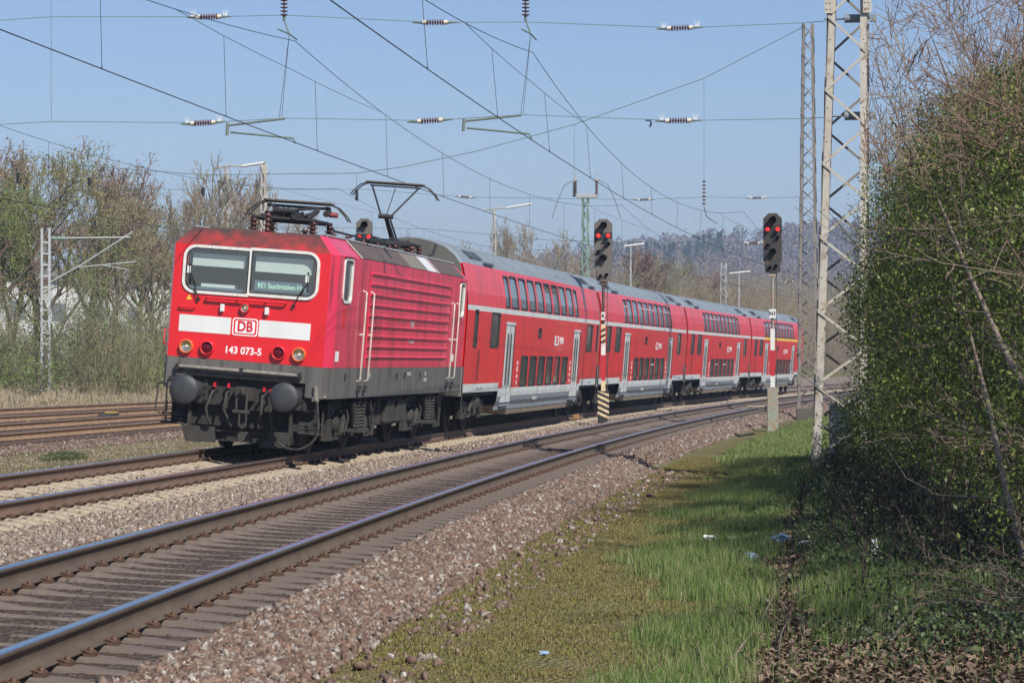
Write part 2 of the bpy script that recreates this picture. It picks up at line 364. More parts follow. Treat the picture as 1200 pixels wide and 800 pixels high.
def tpt(x, path, c, zc, l, z):
    y = path(x)+l*math.cos(c)+z*math.sin(c); return np.stack(np.broadcast_arrays(x, y, zc-l*math.sin(c)+z*math.cos(c)), -1)
def sleeper_mb(mb, M=None, wood=False, w=.13):
    if wood:
        return mb.box(-w, w, -1.3, 1.3, -.34, -.178, 0, M)
    st = [(-1.3, -.225, .10), (-1.22, -.205, .105), (-.95, -.182, .10), (-.55, -.182, .10), (-.35, -.208, .085), (0, -.215, .08), (.35, -.208, .085), (.55, -.182, .10), (.95, -.182, .10), (1.22, -.205, .105), (1.3, -.225, .10)]
    vs = []; 
    for y, z, h in st: vs += [(-h-.03, y, z-.10), (-h, y, z-.012), (-h+.03, y, z), (h-.03, y, z), (h, y, z-.012), (h+.03, y, z-.10)]
    fs = [(i*6+k, i*6+k+1, (i+1)*6+k+1, (i+1)*6+k) for i in range(len(st)-1) for k in range(5)]+[tuple(range(6)), tuple(range(len(vs)-6, len(vs)))[::-1]]
    if M is not None: vs = [M @ Vector(p) for p in vs]
    return mb.add(vs, fs, 0)
def clip_mb(s):
    mb = MB()
    if True:
        y = s*.115
        mb.box(-.06, .06, y-.035, y+.035, -.182, -.16); mb.lathe([(0, .022), (.03, .022), (.036, .012)], (0, y, -.16), 'z', 6)
        mb.tube([(-.055, y+s*.02, -.16), (-.05, y-s*.03, -.145), (-.045, y-s*.055, -.15)], .009, 5); mb.tube([(.055, y+s*.02, -.16), (.05, y-s*.03, -.145), (.045, y-s*.055, -.15)], .009, 5)
    return mb
def track(label, path, c, zc, x0, x1, sm, rm, tm, spacing=.6, nsep=100, clips=True, wood=False, group=None):
    root = empty('railway_track', (0, 0, 0)); tag(root, label, 'railway track', group)
    X = np.concatenate([np.arange(x0, -60, 4.), np.arange(-60, x1, 1.5), [x1]]) if x0 < -60 else np.arange(x0, x1, 1.5)
    for s in (-1, 1):
        V = np.concatenate([tpt(X, path, c, zc, s*.7535+a, b)[:, None, :] for a, b in RP], 1); N = len(RP)
        V = V.reshape(-1, 3); i = np.arange(len(X)-1)[:, None]*N+np.arange(N)[None, :]; j = np.arange(len(X)-1)[:, None]*N+(np.arange(N)[None, :]+1) % N
        Q = np.stack([i, j, j+N, i+N], -1).reshape(-1, 4); mi = np.tile(np.array([0, 0, 0]+[1]*(N-3)), len(X)-1)
        npmesh('rail', V, [Q], [tm, rm], root, mi=mi)
    mb = MB(); sleeper_mb(mb, wood=wood); first = None; cl = {}
    xx = np.arange(x1-.4, x0, -spacing); rest = MB()
    for i, x in enumerate(xx):
        hd = math.atan((float(path(x+.5))-float(path(x-.5)))); jit = random.uniform(-.02, .02)
        loc = (x+jit, float(path(x)), zc+random.uniform(-.006, .004)); rot = (-c, 0, hd)
        if i < nsep:
            if first is None: first = mb.build('sleeper', sm, root); sp = first; sp.location = loc; sp.rotation_euler = rot
            else: sp = share(first, root, loc, rot)
            if clips:
                for s in (-1, 1):
                    for e in (-1, 1):
                        if e not in cl: cl[e] = clip_mb(e).build('rail_clip', M_clip, sp); cl[e].location = (0, s*.7535, 0)
                        else: share(cl[e], sp, (0, s*.7535, 0))
        else:
            M = Matrix.Translation(loc) @ Matrix.Rotation(hd, 4, 'Z') @ Matrix.Rotation(-c, 4, 'X'); sleeper_mb(rest, M, wood)
    if rest.v: tag(rest.build('sleepers', sm, root), kind='stuff')
    return root
track('railway track on pale concrete sleepers that the red train stands on', yc, CANT, 0., -200, 34, M_con, M_web, M_top, nsep=92)
track('nearest railway track with polished rails on dark dusty sleepers beside the grass verge', y2, .046, 0., -200, 40, M_cond, M_web2, M_top, nsep=100)
track('rusty siding track left of the train, nearer one of two far left tracks', lambda x: yc(x)-10.65, .09, -.05, -170, 10, M_wood, M_web3, M_rusttop, nsep=90, clips=False, wood=True)
track('rusty siding track at the foot of the bank, farthest left track', lambda x: yc(x)-15.25-.02*np.clip(np.asarray(x)+40, -60, 60), .10, .1, -200, -8, M_wood, M_web3, M_rusttop, nsep=90, clips=False, wood=True)
# insulated rail joints and bonding cables on the near line
M_dark = mat('dark_steel', (.03, .028, .026), .6, .3); M_blk = mat('black_rubber', (.015, .015, .015), .55)
for x, desc in ((-8.5, 'black bonding cable looped between the near rails at the closest rail joint'), (-38., 'black bonding cable between the near rails level with the signal posts')):
    root = empty('rail_bond', (x, float(y2(x)), 0), (-.046, 0, 0)); tag(root, desc, 'track cable', 'bonding cables on the near track')
    pts = [(0, -.66, -.12), (.1, -.5, -.19), (-.6, -.2, -.20), (-1.4, .25, -.20), (-1.0, .55, -.2), (-.5, .68, -.13)]
    MB().tube(pts, .02, 6).build('cable', M_blk, root)
    for s, xo in ((-1, 0), (1, -.5)):
        m = MB()
        for e in (-1, 1): m.box(xo-.35, xo+.35, s*.7535+e*.03-.012, s*.7535+e*.03+.012, -.15, -.05)
        m.box(xo-.06, xo+.06, s*.7535-.06, s*.7535-.04, -.22, -.04); m.build('joint_bar', M_dark, root)
# ================================================================ BALLAST STONES
ico = None
def ico_pts():
    t = (1+5**.5)/2; V = np.array([(-1, t, 0), (1, t, 0), (-1, -t, 0), (1, -t, 0), (0, -1, t), (0, 1, t), (0, -1, -t), (0, 1, -t), (t, 0, -1), (t, 0, 1), (-t, 0, -1), (-t, 0, 1)])/np.hypot(1, t)
    Fc = np.array([(0, 11, 5), (0, 5, 1), (0, 1, 7), (0, 7, 10), (0, 10, 11), (1, 5, 9), (5, 11, 4), (11, 10, 2), (10, 7, 6), (7, 1, 8), (3, 9, 4), (3, 4, 2), (3, 2, 6), (3, 6, 8), (3, 8, 9), (4, 9, 5), (2, 4, 11), (6, 2, 10), (8, 6, 7), (9, 8, 1)])
    return V, Fc
def rocks(P, size, full=True):
    n = len(P); V, Fc = ico_pts()
    if not full:
        V = np.array([(x, y, z) for x in (-1, 1) for y in (-1, 1) for z in (-1, 1)])*.62; Fc = np.array([(0, 1, 3, 2), (4, 6, 7, 5), (0, 4, 5, 1), (2, 3, 7, 6), (0, 2, 6, 4), (1, 5, 7, 3)])
    A = V[None]*(1+RNG.normal(0, .30, (n, len(V), 1)))*RNG.uniform(.5, 1.35, (n, 1, 3))
    q = RNG.normal(size=(n, 4)); q /= np.linalg.norm(q, axis=1)[:, None]; a, b, c, d = q.T
    Rm = np.stack([1-2*(c*c+d*d), 2*(b*c-a*d), 2*(b*d+a*c), 2*(b*c+a*d), 1-2*(b*b+d*d), 2*(c*d-a*b), 2*(b*d-a*c), 2*(c*d+a*b), 1-2*(b*b+c*c)], -1).reshape(n, 3, 3)
    A = np.einsum('nij,nkj->nki', Rm, A)*size[:, None, None]+P[:, None, :]
    Fa = (np.arange(n)[:, None, None]*len(V)+Fc[None]).reshape(-1, Fc.shape[1]); return A.reshape(-1, 3), Fa
M_st1 = mat('ballast_tan', (.2, .15, .12), .9, island=[(.14, .08, .055), (.27, .185, .13), (.42, .34, .26), (.30, .235, .18), (.52, .45, .36), (.19, .14, .11), (.40, .32, .25), (.62, .57, .50)], col2=(.10, .065, .05), scale=30, amt=.35)
M_st2 = mat('ballast_red_brown', (.2, .12, .1), .9, island=[(.12, .07, .048), (.19, .115, .075), (.27, .175, .12), (.15, .09, .06), (.36, .30, .24), (.21, .135, .09), (.52, .49, .43), (.15, .105, .08), (.29, .21, .15), (.17, .11, .075), (.40, .37, .32)], col2=(.08, .045, .035), scale=30, amt=.3)
M_st3 = mat('ballast_dusty', (.1, .08, .07), .95, island=[(.035, .024, .02), (.06, .042, .033), (.08, .058, .046), (.05, .035, .03), (.13, .10, .08)])
def scatter(n, x0, x1, bands, power=1.):
    # bands: list of (lo, hi, rel, weight) in lateral metres; rel 1 -> from line 1, 2 -> from the near line
    tot = sum(b[3] for b in bands); Xs = []; Ws = []
    for lo, hi, rel, wt in bands:
        k = int(n*wt/tot); u = RNG.random(k)**power; x = x1-(x1-x0)*u; w_ = RNG.uniform(lo, hi, k)
        if rel == 2: w_ = w_+y2(x)-yc(x)
        Xs.append(x); Ws.append(w_)
    return np.concatenate(Xs), np.concatenate(Ws)
def stones(name, n, x0, x1, bands, smin, smax, m, label=None, lift=.0, full=True, power=1.):
    x, w_ = scatter(n, x0, x1, bands, power); s = smin+(smax-smin)*RNG.random(len(x))**1.5
    P = np.stack([x, yc(x)+w_, ground_z(x, w_)+s*RNG.uniform(-.1, .6, len(x))+lift], -1); V, Fa = rocks(P, s, full)
    return tag(npmesh(name, V, [Fa], m), label, 'ballast', kind='stuff')
stones('ballast_stones', 52000, -12, 33, [(1.3, 3.25, 1, 2.6), (-2.6, -1.3, 1, 1.1), (-1.25, 1.25, 1, .5)], .018, .036, M_st1, 'tan and brown crushed stone ballast between the two nearest tracks')
stones('ballast_stones', 46000, -90, -12, [(1.3, 3.4, 1, 2.6)], .03, .055, M_st1, 'tan crushed stone ballast beside the coaches, farther along the line', full=False, power=.6)
stones('ballast_stones', 36000, -6, 34, [(1.28, 1.85, 2, 2.6), (1.8, 2.1, 2, .6), (2.05, 2.8, 2, .10)], .016, .046, M_st2, 'red brown and white ballast shoulder between the near rail and the moss')
stones('ballast_stones', 30000, -80, -6, [(1.2, 1.95, 2, 1)], .03, .055, M_st2, 'pale and red ballast shoulder along the near track by the signal', full=False, power=.6)
stones('ballast_stones', 34000, -24, 34, [(-.66, .66, 2, 1.4), (.85, 1.3, 2, .4), (-1.3, -.85, 2, .4)], .009, .019, M_st3, 'dusty brown gravel packed between the nearest rails', full=False, lift=-.012)
stones('ballast_stones', 26000, -70, 0, [(-9.2, -7.9, 1, 1.2), (-13.9, -9.3, 1, 1), (-18, -14, 1, .7)], .025, .05, M_st2, 'reddish gravel along the two rusty siding tracks', full=False)
stones('gravel', 12000, -50, 26, [(-7.8, -2.4, 1, 1)], .008, .024, M_st1, 'fine grey gravel between the train track and the sidings', full=False)
# ================================================================ GRASS, LEAVES
M_grass = mat('grass_blade', (.1, .2, .04), .7, island=[(.08, .14, .03), (.13, .21, .04), (.18, .27, .06), (.11, .17, .045), (.23, .30, .10), (.38, .34, .19), (.15, .23, .05)], trans=.3, spec=.3)
M_moss = mat('moss_tuft', (.1, .12, .03), .9, island=[(.12, .115, .03), (.165, .155, .04), (.16, .12, .055), (.26, .205, .10), (.12, .14, .035)], spec=.2)
M_dry = mat('dry_grass', (.3, .24, .15), .9, island=[(.24, .19, .12), (.34, .27, .18), (.28, .22, .14), (.42, .35, .25), (.16, .15, .08)], spec=.2)
def blades(name, x, y, z, h, wd, m, label, cat='grass', bend=.5):
    n = len(x); a = RNG.uniform(0, 2*np.pi, n); ux, uy = np.cos(a), np.sin(a); b = RNG.uniform(0, 2*np.pi, n); bx, by = np.cos(b)*bend, np.sin(b)*bend; r = RNG.uniform(.2, 1, n)
    V = np.zeros((n, 5, 3)); P = np.stack([x, y, z], -1)
    V[:, 0] = P+np.stack([ux*wd/2, uy*wd/2, 0*h-.01], -1); V[:, 1] = P-np.stack([ux*wd/2, uy*wd/2, 0*h+.01], -1)
    mid = P+np.stack([bx*r*h*.25, by*r*h*.25, h*.55], -1); V[:, 2] = mid-np.stack([ux*wd*.4, uy*wd*.4, 0*h], -1); V[:, 3] = mid+np.stack([ux*wd*.4, uy*wd*.4, 0*h], -1)
    V[:, 4] = P+np.stack([bx*r*h*.9, by*r*h*.9, h*(1-.3*r)], -1); i = np.arange(n)[:, None]*5
    return tag(npmesh(name, V.reshape(-1, 3), [i+np.array([0, 1, 2, 3]), i+np.array([3, 2, 4])], m), label, cat, kind='stuff')
def gsample(n, x0, x1, w0, w1, which, power=1.):
    x = x1-(x1-x0)*RNG.random(n)**power; w_ = RNG.uniform(w0, w1, n)+y2(x)-yc(x); zb, zg, zl = zones(x, w_); keep = RNG.random(n) < which(zb, zg, zl, x, w_-(y2(x)-yc(x)))
    return x[keep], w_[keep]
clump = lambda x, w_: smooth(.36, .6, fbm(x*1.3+3, w_*1.3))
x, w_ = gsample(560000, -8, 33, 2.9, 8, lambda b, g, l, x, w: g*(1-l*.93)*(.25+.75*clump(x, w)))
hh = RNG.uniform(.05, .17, len(x))*(.5+.9*clump(x, w_)); blades('grass', x, yc(x)+w_, ground_z(x, w_), hh, RNG.uniform(.003, .007, len(x)), M_grass, 'lush green grass verge in the right foreground')
x, w_ = gsample(220000, -60, -8, 2.8, 8, lambda b, g, l, x, w: g*(1-l*.9)*(.35+.65*clump(x, w)))
blades('grass', x, yc(x)+w_, ground_z(x, w_), RNG.uniform(.08, .2, len(x)), RNG.uniform(.008, .016, len(x)), M_grass, 'green grass verge around the signal post and the lattice mast')
x, w_ = gsample(300000, -14, 33, 2.1, 4.6, lambda b, g, l, x, w: (1-b)*(1-g)*(.25+.75*clump(x*1.7, w*1.7)))
blades('moss', x, yc(x)+w_, ground_z(x, w_), RNG.uniform(.008, .035, len(x)), RNG.uniform(.006, .014, len(x)), M_moss, 'low yellow green moss between the ballast and the grass', 'moss')
x = RNG.uniform(-60, 10, 30000); w_ = RNG.uniform(-7.6, -2.8, 30000); k = RNG.random(30000) < .1+.9*clump(x, w_)
blades('moss', x[k], yc(x[k])+w_[k], ground_z(x[k], w_[k]), RNG.uniform(.01, .05, k.sum()), RNG.uniform(.01, .02, k.sum()), M_dry, 'thin weeds on the gravel left of the train', 'weeds')
x = RNG.uniform(-170, -25, 150000); w_ = -18.0-RNG.random(150000)**1.3*9; k = RNG.random(150000) < .15+.85*clump(x*.6, w_*.8); x, w_ = x[k], w_[k]
blades('dry_grass', x, yc(x)+w_, ground_z(x, w_), RNG.uniform(.05, .42, len(x))*(.3+clump(x*.5, w_))*smooth(-17.5, -22, w_)+.05, RNG.uniform(.012, .03, len(x)), M_dry, 'pale dry grass strip below the bare trees', 'dry grass')
# dead leaves
M_leaf = mat('dead_leaf', (.2, .13, .08), .85, island=[(.10, .06, .035), (.17, .11, .07), (.22, .155, .105), (.07, .042, .026), (.28, .21, .15)])
x, w_ = gsample(110000, -6, 33.5, 4.2, 9, lambda b, g, l, x, w: l)
n_ = len(x); sz = RNG.uniform(.012, .034, n_); a = RNG.uniform(0, 6.28, n_); tl = RNG.normal(0, .45, (n_, 2)); P = np.stack([x, yc(x)+w_, ground_z(x, w_)+RNG.uniform(.005, .04, n_)], -1)
u = np.stack([np.cos(a), np.sin(a), tl[:, 0]], -1); v_ = np.stack([-np.sin(a), np.cos(a), tl[:, 1]], -1)*.7
V = np.stack([P-u*sz[:, None], P+v_*sz[:, None]*.8+[0, 0, .008], P+u*sz[:, None], P-v_*sz[:, None]*.8+[0, 0, .008]], 1); i = np.arange(n_)[:, None]*4
tag(npmesh('dead_leaves', V.reshape(-1, 3), [i+np.array([0, 1, 2]), i+np.array([0, 2, 3])], M_leaf), 'brown dead leaves littering the ground under the hedge', 'dead leaves', kind='stuff')
# ================================================================ TREES
def seg_mesh(segs, sides):
    if not len(segs): return np.zeros((0, 3)), np.zeros((0, 4), int)
    A = np.array([s[0] for s in segs]); B = np.array([s[1] for s in segs]); ra = np.array([s[2] for s in segs]); rb = np.array([s[3] for s in segs])
    d = B-A; d /= np.maximum(np.linalg.norm(d, axis=1), 1e-6)[:, None]; up = np.where(np.abs(d[:, 2:3]) < .9, [[0, 0, 1.]], [[1., 0, 0]]); a = np.cross(d, up); a /= np.linalg.norm(a, axis=1)[:, None]; b = np.cross(a, d)
    t = np.arange(sides)*2*np.pi/sides; ring = a[:, None, :]*np.cos(t)[None, :, None]+b[:, None, :]*np.sin(t)[None, :, None]
    V = np.concatenate([A[:, None]+ring*ra[:, None, None], B[:, None]+ring*rb[:, None, None]], 1).reshape(-1, 3)
    k = np.arange(sides); i = np.arange(len(segs))[:, None, None]*2*sides
    Fq = (i+np.stack([k, (k+1) % sides, (k+1) % sides+sides, k+sides], -1)[None]).reshape(-1, 4); return V, Fq
def grow(rng, p, d, length, r, level, maxl, out, tips, nch, ang, ratio, minr, up=.12, wig=.12):
    ns = 4 if level == 0 else 3; pts = [np.array(p, float)]; dd = np.array(d, float)
    for i in range(ns):
        dd = dd+rng.normal(0, wig, 3)+np.array([0, 0, up]); dd /= np.linalg.norm(dd); pts.append(pts[-1]+dd*length/ns)
    rs = [max(minr, r*(1-.55*i/ns)) for i in range(ns+1)]
    for i in range(ns): out[min(level, 2)].append((pts[i], pts[i+1], rs[i], rs[i+1]))
    if level >= maxl: tips.append(pts[-1]); return
    k = nch[min(level, len(nch)-1)]
    for c in range(k):
        t = rng.uniform(.28 if level else .3, 1.) if c < k-1 else 1.
        j = min(int(t*ns), ns-1); q = pts[j]+(pts[j+1]-pts[j])*(t*ns-j); base = (pts[j+1]-pts[j]); base /= np.linalg.norm(base)
        o = rng.normal(size=3); o -= base*(o@base); o /= np.linalg.norm(o); an = R(rng.uniform(*ang))*(1 if c < k-1 else .4)
        nd = base*math.cos(an)+o*math.sin(an); grow(rng, q, nd, length*rng.uniform(ratio*.8, ratio*1.15)*(1-.25*t), max(minr, r*(1-.5*t)*.62), level+1, maxl, out, tips, nch, ang, ratio, minr, up, wig)
def leafquads(P, size, rng, flat=False, aspect=.6):
    n = len(P); a = rng.normal(size=(n, 3)); a /= np.linalg.norm(a, axis=1)[:, None]; b = rng.normal(size=(n, 3)); b -= a*(a*b).sum(1)[:, None]; b /= np.linalg.norm(b, axis=1)[:, None]
    s = size[:, None]; V = np.stack([P-a*s, P+b*s*aspect, P+a*s, P-b*s*aspect], 1).reshape(-1, 3); i = np.arange(n)[:, None]*4; return V, i+np.array([0, 1, 2, 3])
M_bark = [mat('bark_grey', (.16, .135, .105), .95, col2=(.09, .075, .055), scale=6), mat('bark_brown', (.115, .088, .062), .95, col2=(.07, .055, .04), scale=6), mat('bark_mossy', (.12, .115, .06), .95, col2=(.07, .065, .04), scale=6)]
M_twig = [mat('twig_tan', (.28, .22, .145), .9), mat('twig_red_brown', (.22, .14, .10), .9), mat('twig_olive', (.22, .20, .10), .9)]
M_bud = [mat('bud_olive', (.24, .23, .09), .9, island=[(.20, .19, .07), (.31, .30, .12), (.25, .23, .10)], trans=.3), mat('bud_brown', (.14, .08, .05), .9, island=[(.10, .06, .04), (.2, .12, .08), (.28, .18, .11)]), mat('bud_green', (.15, .22, .05), .9, island=[(.15, .19, .05), (.24, .29, .08), (.19, .22, .07)], trans=.3)]
def tree_proto(name, seed, h, bark, twig, bud, nbud, nch=(9, 7, 6, 6, 3), ang=(22, 52), ratio=.58, up=.1, r=.15, minr=.0115, maxl=4, budsize=(.03, .06)):
    rng = np.random.default_rng(seed); out = [[], [], []]; tips = []
    grow(rng, (0, 0, -.2), (0, 0, 1), h*.52, r, 0, maxl, out, tips, nch, ang, ratio, minr, up)
    root = empty(name); V, Fq = seg_mesh(out[0], 7); npmesh('trunk', V, [Fq], M_bark[bark], root, smooth=True)
    V1, F1 = seg_mesh(out[1], 4); V2, F2 = seg_mesh(out[2], 3); mi = np.concatenate([np.zeros(len(F1)), np.ones(len(F2))])
    faces = [np.concatenate([F1, F2+len(V1)])]; V = np.concatenate([V1, V2]); mats = [M_bark[bark], M_twig[twig]]
    if nbud:
        T = np.array(tips); P = T[rng.integers(0, len(T), nbud)]+rng.normal(0, .13, (nbud, 3)); Vb, Fb = leafquads(P, rng.uniform(*budsize, nbud), rng)
        faces = [np.concatenate([faces[0], Fb+len(V)])]; mi = np.concatenate([mi, np.full(len(Fb), 2)]); V = np.concatenate([V, Vb]); mats.append(M_bud[bud])
    zmax = V[:, 2].max(); npmesh('crown', V, faces, mats, root, mi=mi)
    root['h'] = float(zmax); return root
def copy_tree(o, parent=None):
    c = o.copy(); C.objects.link(c); c.parent = parent
    for ch in kids(o): copy_tree(ch, c)
    return c
protos = [tree_proto('bare_tree', 1, 11, 0, 0, 0, 500, nch=(8, 7, 6, 4, 3), r=.2), tree_proto('bare_tree', 2, 11, 1, 1, 1, 2200, nch=(8, 7, 6, 4, 3), ang=(18, 45), r=.19), tree_proto('bare_tree', 3, 11, 0, 0, 1, 300, nch=(10, 7, 6, 4, 3), ang=(15, 40), up=.16, r=.18),
          tree_proto('bare_tree', 4, 11, 2, 2, 0, 5500, nch=(9, 7, 6, 4, 3), ang=(28, 60), ratio=.62), tree_proto('bare_tree', 5, 11, 1, 0, 1, 500, nch=(8, 7, 6, 4, 3), ang=(20, 50), ratio=.6), tree_proto('bare_tree', 6, 11, 2, 2, 2, 12000, nch=(9, 7, 6, 4, 3), ang=(25, 55))]
used = set()
ORD = ['first', 'second', 'third', 'fourth', 'fifth', 'sixth', 'seventh', 'eighth', 'ninth', 'tenth', 'eleventh', 'twelfth', 'thirteenth', 'fourteenth', 'fifteenth', 'sixteenth', 'seventeenth', 'eighteenth', 'nineteenth', 'twentieth',
       'twenty-first', 'twenty-second', 'twenty-third', 'twenty-fourth', 'twenty-fifth', 'twenty-sixth', 'twenty-seventh', 'twenty-eighth', 'twenty-ninth', 'thirtieth']
LOOK = ['grey barked bare tree', 'reddish bare tree', 'slender pale bare tree', 'olive hazed budding tree', 'brown bare tree', 'greenish budding tree']
def px_of(p):
    d = Vector(p)-CAMP; z = d.dot(CAMF); return 600+F_PX*d.dot(CAMR)/z
def place_tree(k, x, y, h, z=None):
    p = protos[k]
    if k in used: t = copy_tree(p)
    else: t = p; used.add(k)
    s = h/p['h']; zz = float(gz(x, y)) if z is None else z
    t.location = (x, y, zz); t.rotation_euler = (0, 0, random.uniform(0, 6.28)); t.scale = (s*random.uniform(.9, 1.15),)*2+(s,); return t
spots = []
# row at the left behind the sidings: pixel column, distance east-west, height, kind
for u, X, h, k in ((-25, -84, 11.5, 1), (12, -92, 12.6, 3), (42, -100, 12.8, 1), (74, -88, 10.4, 5), (102, -104, 12.4, 1), (130, -96, 11.2, 4), (160, -112, 11.6, 3), (188, -103, 11.8, 0), (212, -118, 13.6, 2), (240, -108, 11.2, 2), (268, -122, 12.4, 0), (298, -113, 11.6, 4), (332, -126, 13.0, 2), (358, -118, 10.6, 4),
                   (395, -150, 8.6, 4), (425, -160, 9.8, 1), (452, -170, 11.2, 4), (482, -160, 9.8, 1), (515, -175, 10.4, 4), (545, -185, 10.9, 0), (575, -178, 10.6, 3), (612, -190, 13.5, 2), (645, -200, 13.6, 4), (672, -212, 13.2, 0), (722, -225, 12.6, 1), (752, -240, 12.4, 4), (790, -236, 12.2, 3), (832, -262, 11.6, 1), (868, -285, 10.0, 4), (905, -300, 9.5, 3)):
    p = atX(u, 425, X); spots.append((u, k, X, p.y, h))
for i, (u, k, x, y, h) in enumerate(sorted(spots)):
    t = place_tree(k, x, y, h); place = 'left of the locomotive' if u < 205 else ('behind the locomotive' if u < 500 else 'behind the coaches')
    tag(t, f'{LOOK[k]} {place}, {ORD[i]} of the row from the left', 'tree', 'trees in a row beyond the railway')
# background woodland and undergrowth reading as one mass
def thicket(name, pts, hts, rng, m_t, m_l, label, nst=14, nlf=60, lsize=(.04, .1), cat='undergrowth', kind='stuff', rad=1.2):
    segs = []; Ls = []
    for (x, y, z), h in zip(pts, hts):
        for i in range(nst):
            a = rng.uniform(0, 6.28); lean = rng.uniform(.05, .6); p = np.array([x+rng.normal(0, rad*.3), y+rng.normal(0, rad*.3), z-.1]); d = np.array([math.cos(a)*lean, math.sin(a)*lean, 1.]); hh_ = h*rng.uniform(.5, 1.)
            prev = p; 
            for s in range(3):
                d = d+rng.normal(0, .16, 3); q_ = prev+d/np.linalg.norm(d)*hh_/3; segs.append((prev, q_, .014*(1-.2*s), .014*(.8-.2*s)))
                for b in range(3):
                    e = prev+(q_-prev)*rng.random(); bd = d/np.linalg.norm(d)+rng.normal(0, .6, 3); f = e+bd*hh_*.12; segs.append((e, f, .008, .006)); segs.append((f, f+(bd+rng.normal(0, .5, 3))*hh_*.08, .007, .005))
                prev = q_
        Ls.append(np.array([x, y, z])+rng.normal(0, 1, (nlf, 3))*[rad*.55, rad*.55, h*.22]+[0, 0, h*.45])
    V, Fq = seg_mesh(segs, 3); mi = np.zeros(len(Fq)); mats = [m_t]; 
    if nlf:
        P = np.concatenate(Ls); P[:, 2] = np.maximum(P[:, 2], min(p[2] for p in pts)); Vl, Fl = leafquads(P, rng.uniform(*lsize, len(P)), rng); mi = np.concatenate([mi, np.ones(len(Fl))]); Fq = np.concatenate([Fq, Fl+len(V)]); V = np.concatenate([V, Vl]); mats.append(m_l)
    return tag(npmesh(name, V, [Fq], mats, mi=mi), label, cat, kind=kind)
rng = np.random.default_rng(5)
M_scrub = mat('scrub_twig', (.2, .165, .115), .95); M_greenl = mat('spring_leaf', (.1, .17, .04), .8, island=[(.09, .13, .03), (.14, .20, .045), (.20, .27, .07), (.13, .14, .06)], trans=.3)
xs_ = rng.uniform(-175, -60, 330); ww = -rng.uniform(20.2, 33, 330); pts = np.stack([xs_, yc(xs_)+ww, ground_z(xs_, ww)], -1)
thicket('undergrowth', pts[:190], rng.uniform(1.2, 6.5, 190), rng, M_scrub, M_greenl, 'green budding undergrowth below the bare trees left of the train', nst=14, nlf=620, lsize=(.035, .075))
thicket('undergrowth', pts[250:], rng.uniform(1.0, 4.0, 80), rng, M_twig[2], M_bud[1], 'tangled brown brambles among the bare trees left of the train', nst=20, nlf=60, lsize=(.03, .07))
xs_ = -170-260*rng.random(560)**.85; ww = -rng.uniform(24, 56, 560); pts = np.stack([xs_, yc(xs_)+ww, ground_z(xs_, ww)], -1)
thicket('undergrowth', pts, rng.uniform(.6, 1., 560)*np.interp(xs_, [-430, -230, -170], [15, 12.5, 8]), rng, M_twig[0], M_bud[0], 'brown scrub covering the bank behind the coaches', nst=30, nlf=170, lsize=(.06, .15), rad=3.0)
xs_ = rng.uniform(-700, -330, 380); yy = rng.uniform(-120, 60, 380); pts = np.stack([xs_, yy, gz(xs_, yy)*0+.5], -1)
thicket('woodland', pts, rng.uniform(9, 17, 380), rng, M_twig[1], M_bud[0], 'brown woodland between the railway and the far hill', nst=16, nlf=150, lsize=(.12, .28), rad=5, cat='woodland')
xs_ = rng.uniform(-230, -85, 260); ww = -rng.uniform(34, 58, 260); pts = np.stack([xs_, yc(xs_)+ww, ground_z(xs_, ww)], -1)
thicket('undergrowth', pts, rng.uniform(1, 3.0, 260), rng, M_twig[2], M_bud[0], 'thin grey brown scrub in front of the white warehouse', nst=14, nlf=70, rad=2)
# far forest on the hill
def far_forest(n, conifer, label, m, region):
    x = rng.uniform(region[0], region[1], n); y = rng.uniform(region[2], region[3], n); z = hill_z(x, y); P = []; Sz = []
    if conifer: 
        cx_ = rng.uniform(region[2], region[3], 9); keep = (vnoise(x*.009+2, y*.022) > .56); x, y, z = x[keep], y[keep], z[keep]
    for i in range(len(x)):
        h = rng.uniform(9, 14); k = 60 if conifer else 95; t = rng.random(k)
        if conifer: rad = (1-t)*2.6*rng.random(k)**.5; zz = t*h
        else: rad = 4.2*np.sin(np.pi*np.clip(t*.8+.18, 0, 1))*rng.random(k)**.4; zz = h*(.25+.75*t)
        a = rng.uniform(0, 6.28, k); P.append(np.stack([x[i]+rad*np.cos(a), y[i]+rad*np.sin(a), z[i]+zz], -1)); Sz.append(np.full(k, .9 if conifer else .5)*rng.uniform(.6, 1.5, k))
    V, Fq = leafquads(np.concatenate(P), np.concatenate(Sz), rng, aspect=.8); return tag(npmesh('forest', V, [Fq], m), label, 'forest', kind='stuff')
M_far = mat('far_deciduous', (.2, .16, .15), .95, island=[(.17, .135, .125), (.21, .165, .15), (.19, .155, .135), (.24, .19, .17)]); M_con2 = mat('far_conifer', (.02, .04, .028), .95, island=[(.014, .03, .02), (.028, .05, .032)])
far_forest(3600, False, 'leafless brownish wood covering the far hill', M_far, (-1750, -950, -420, 120))
far_forest(1300, True, 'dark conifer stands on the slope of the far hill', M_con2, (-1340, -960, -230, 30))

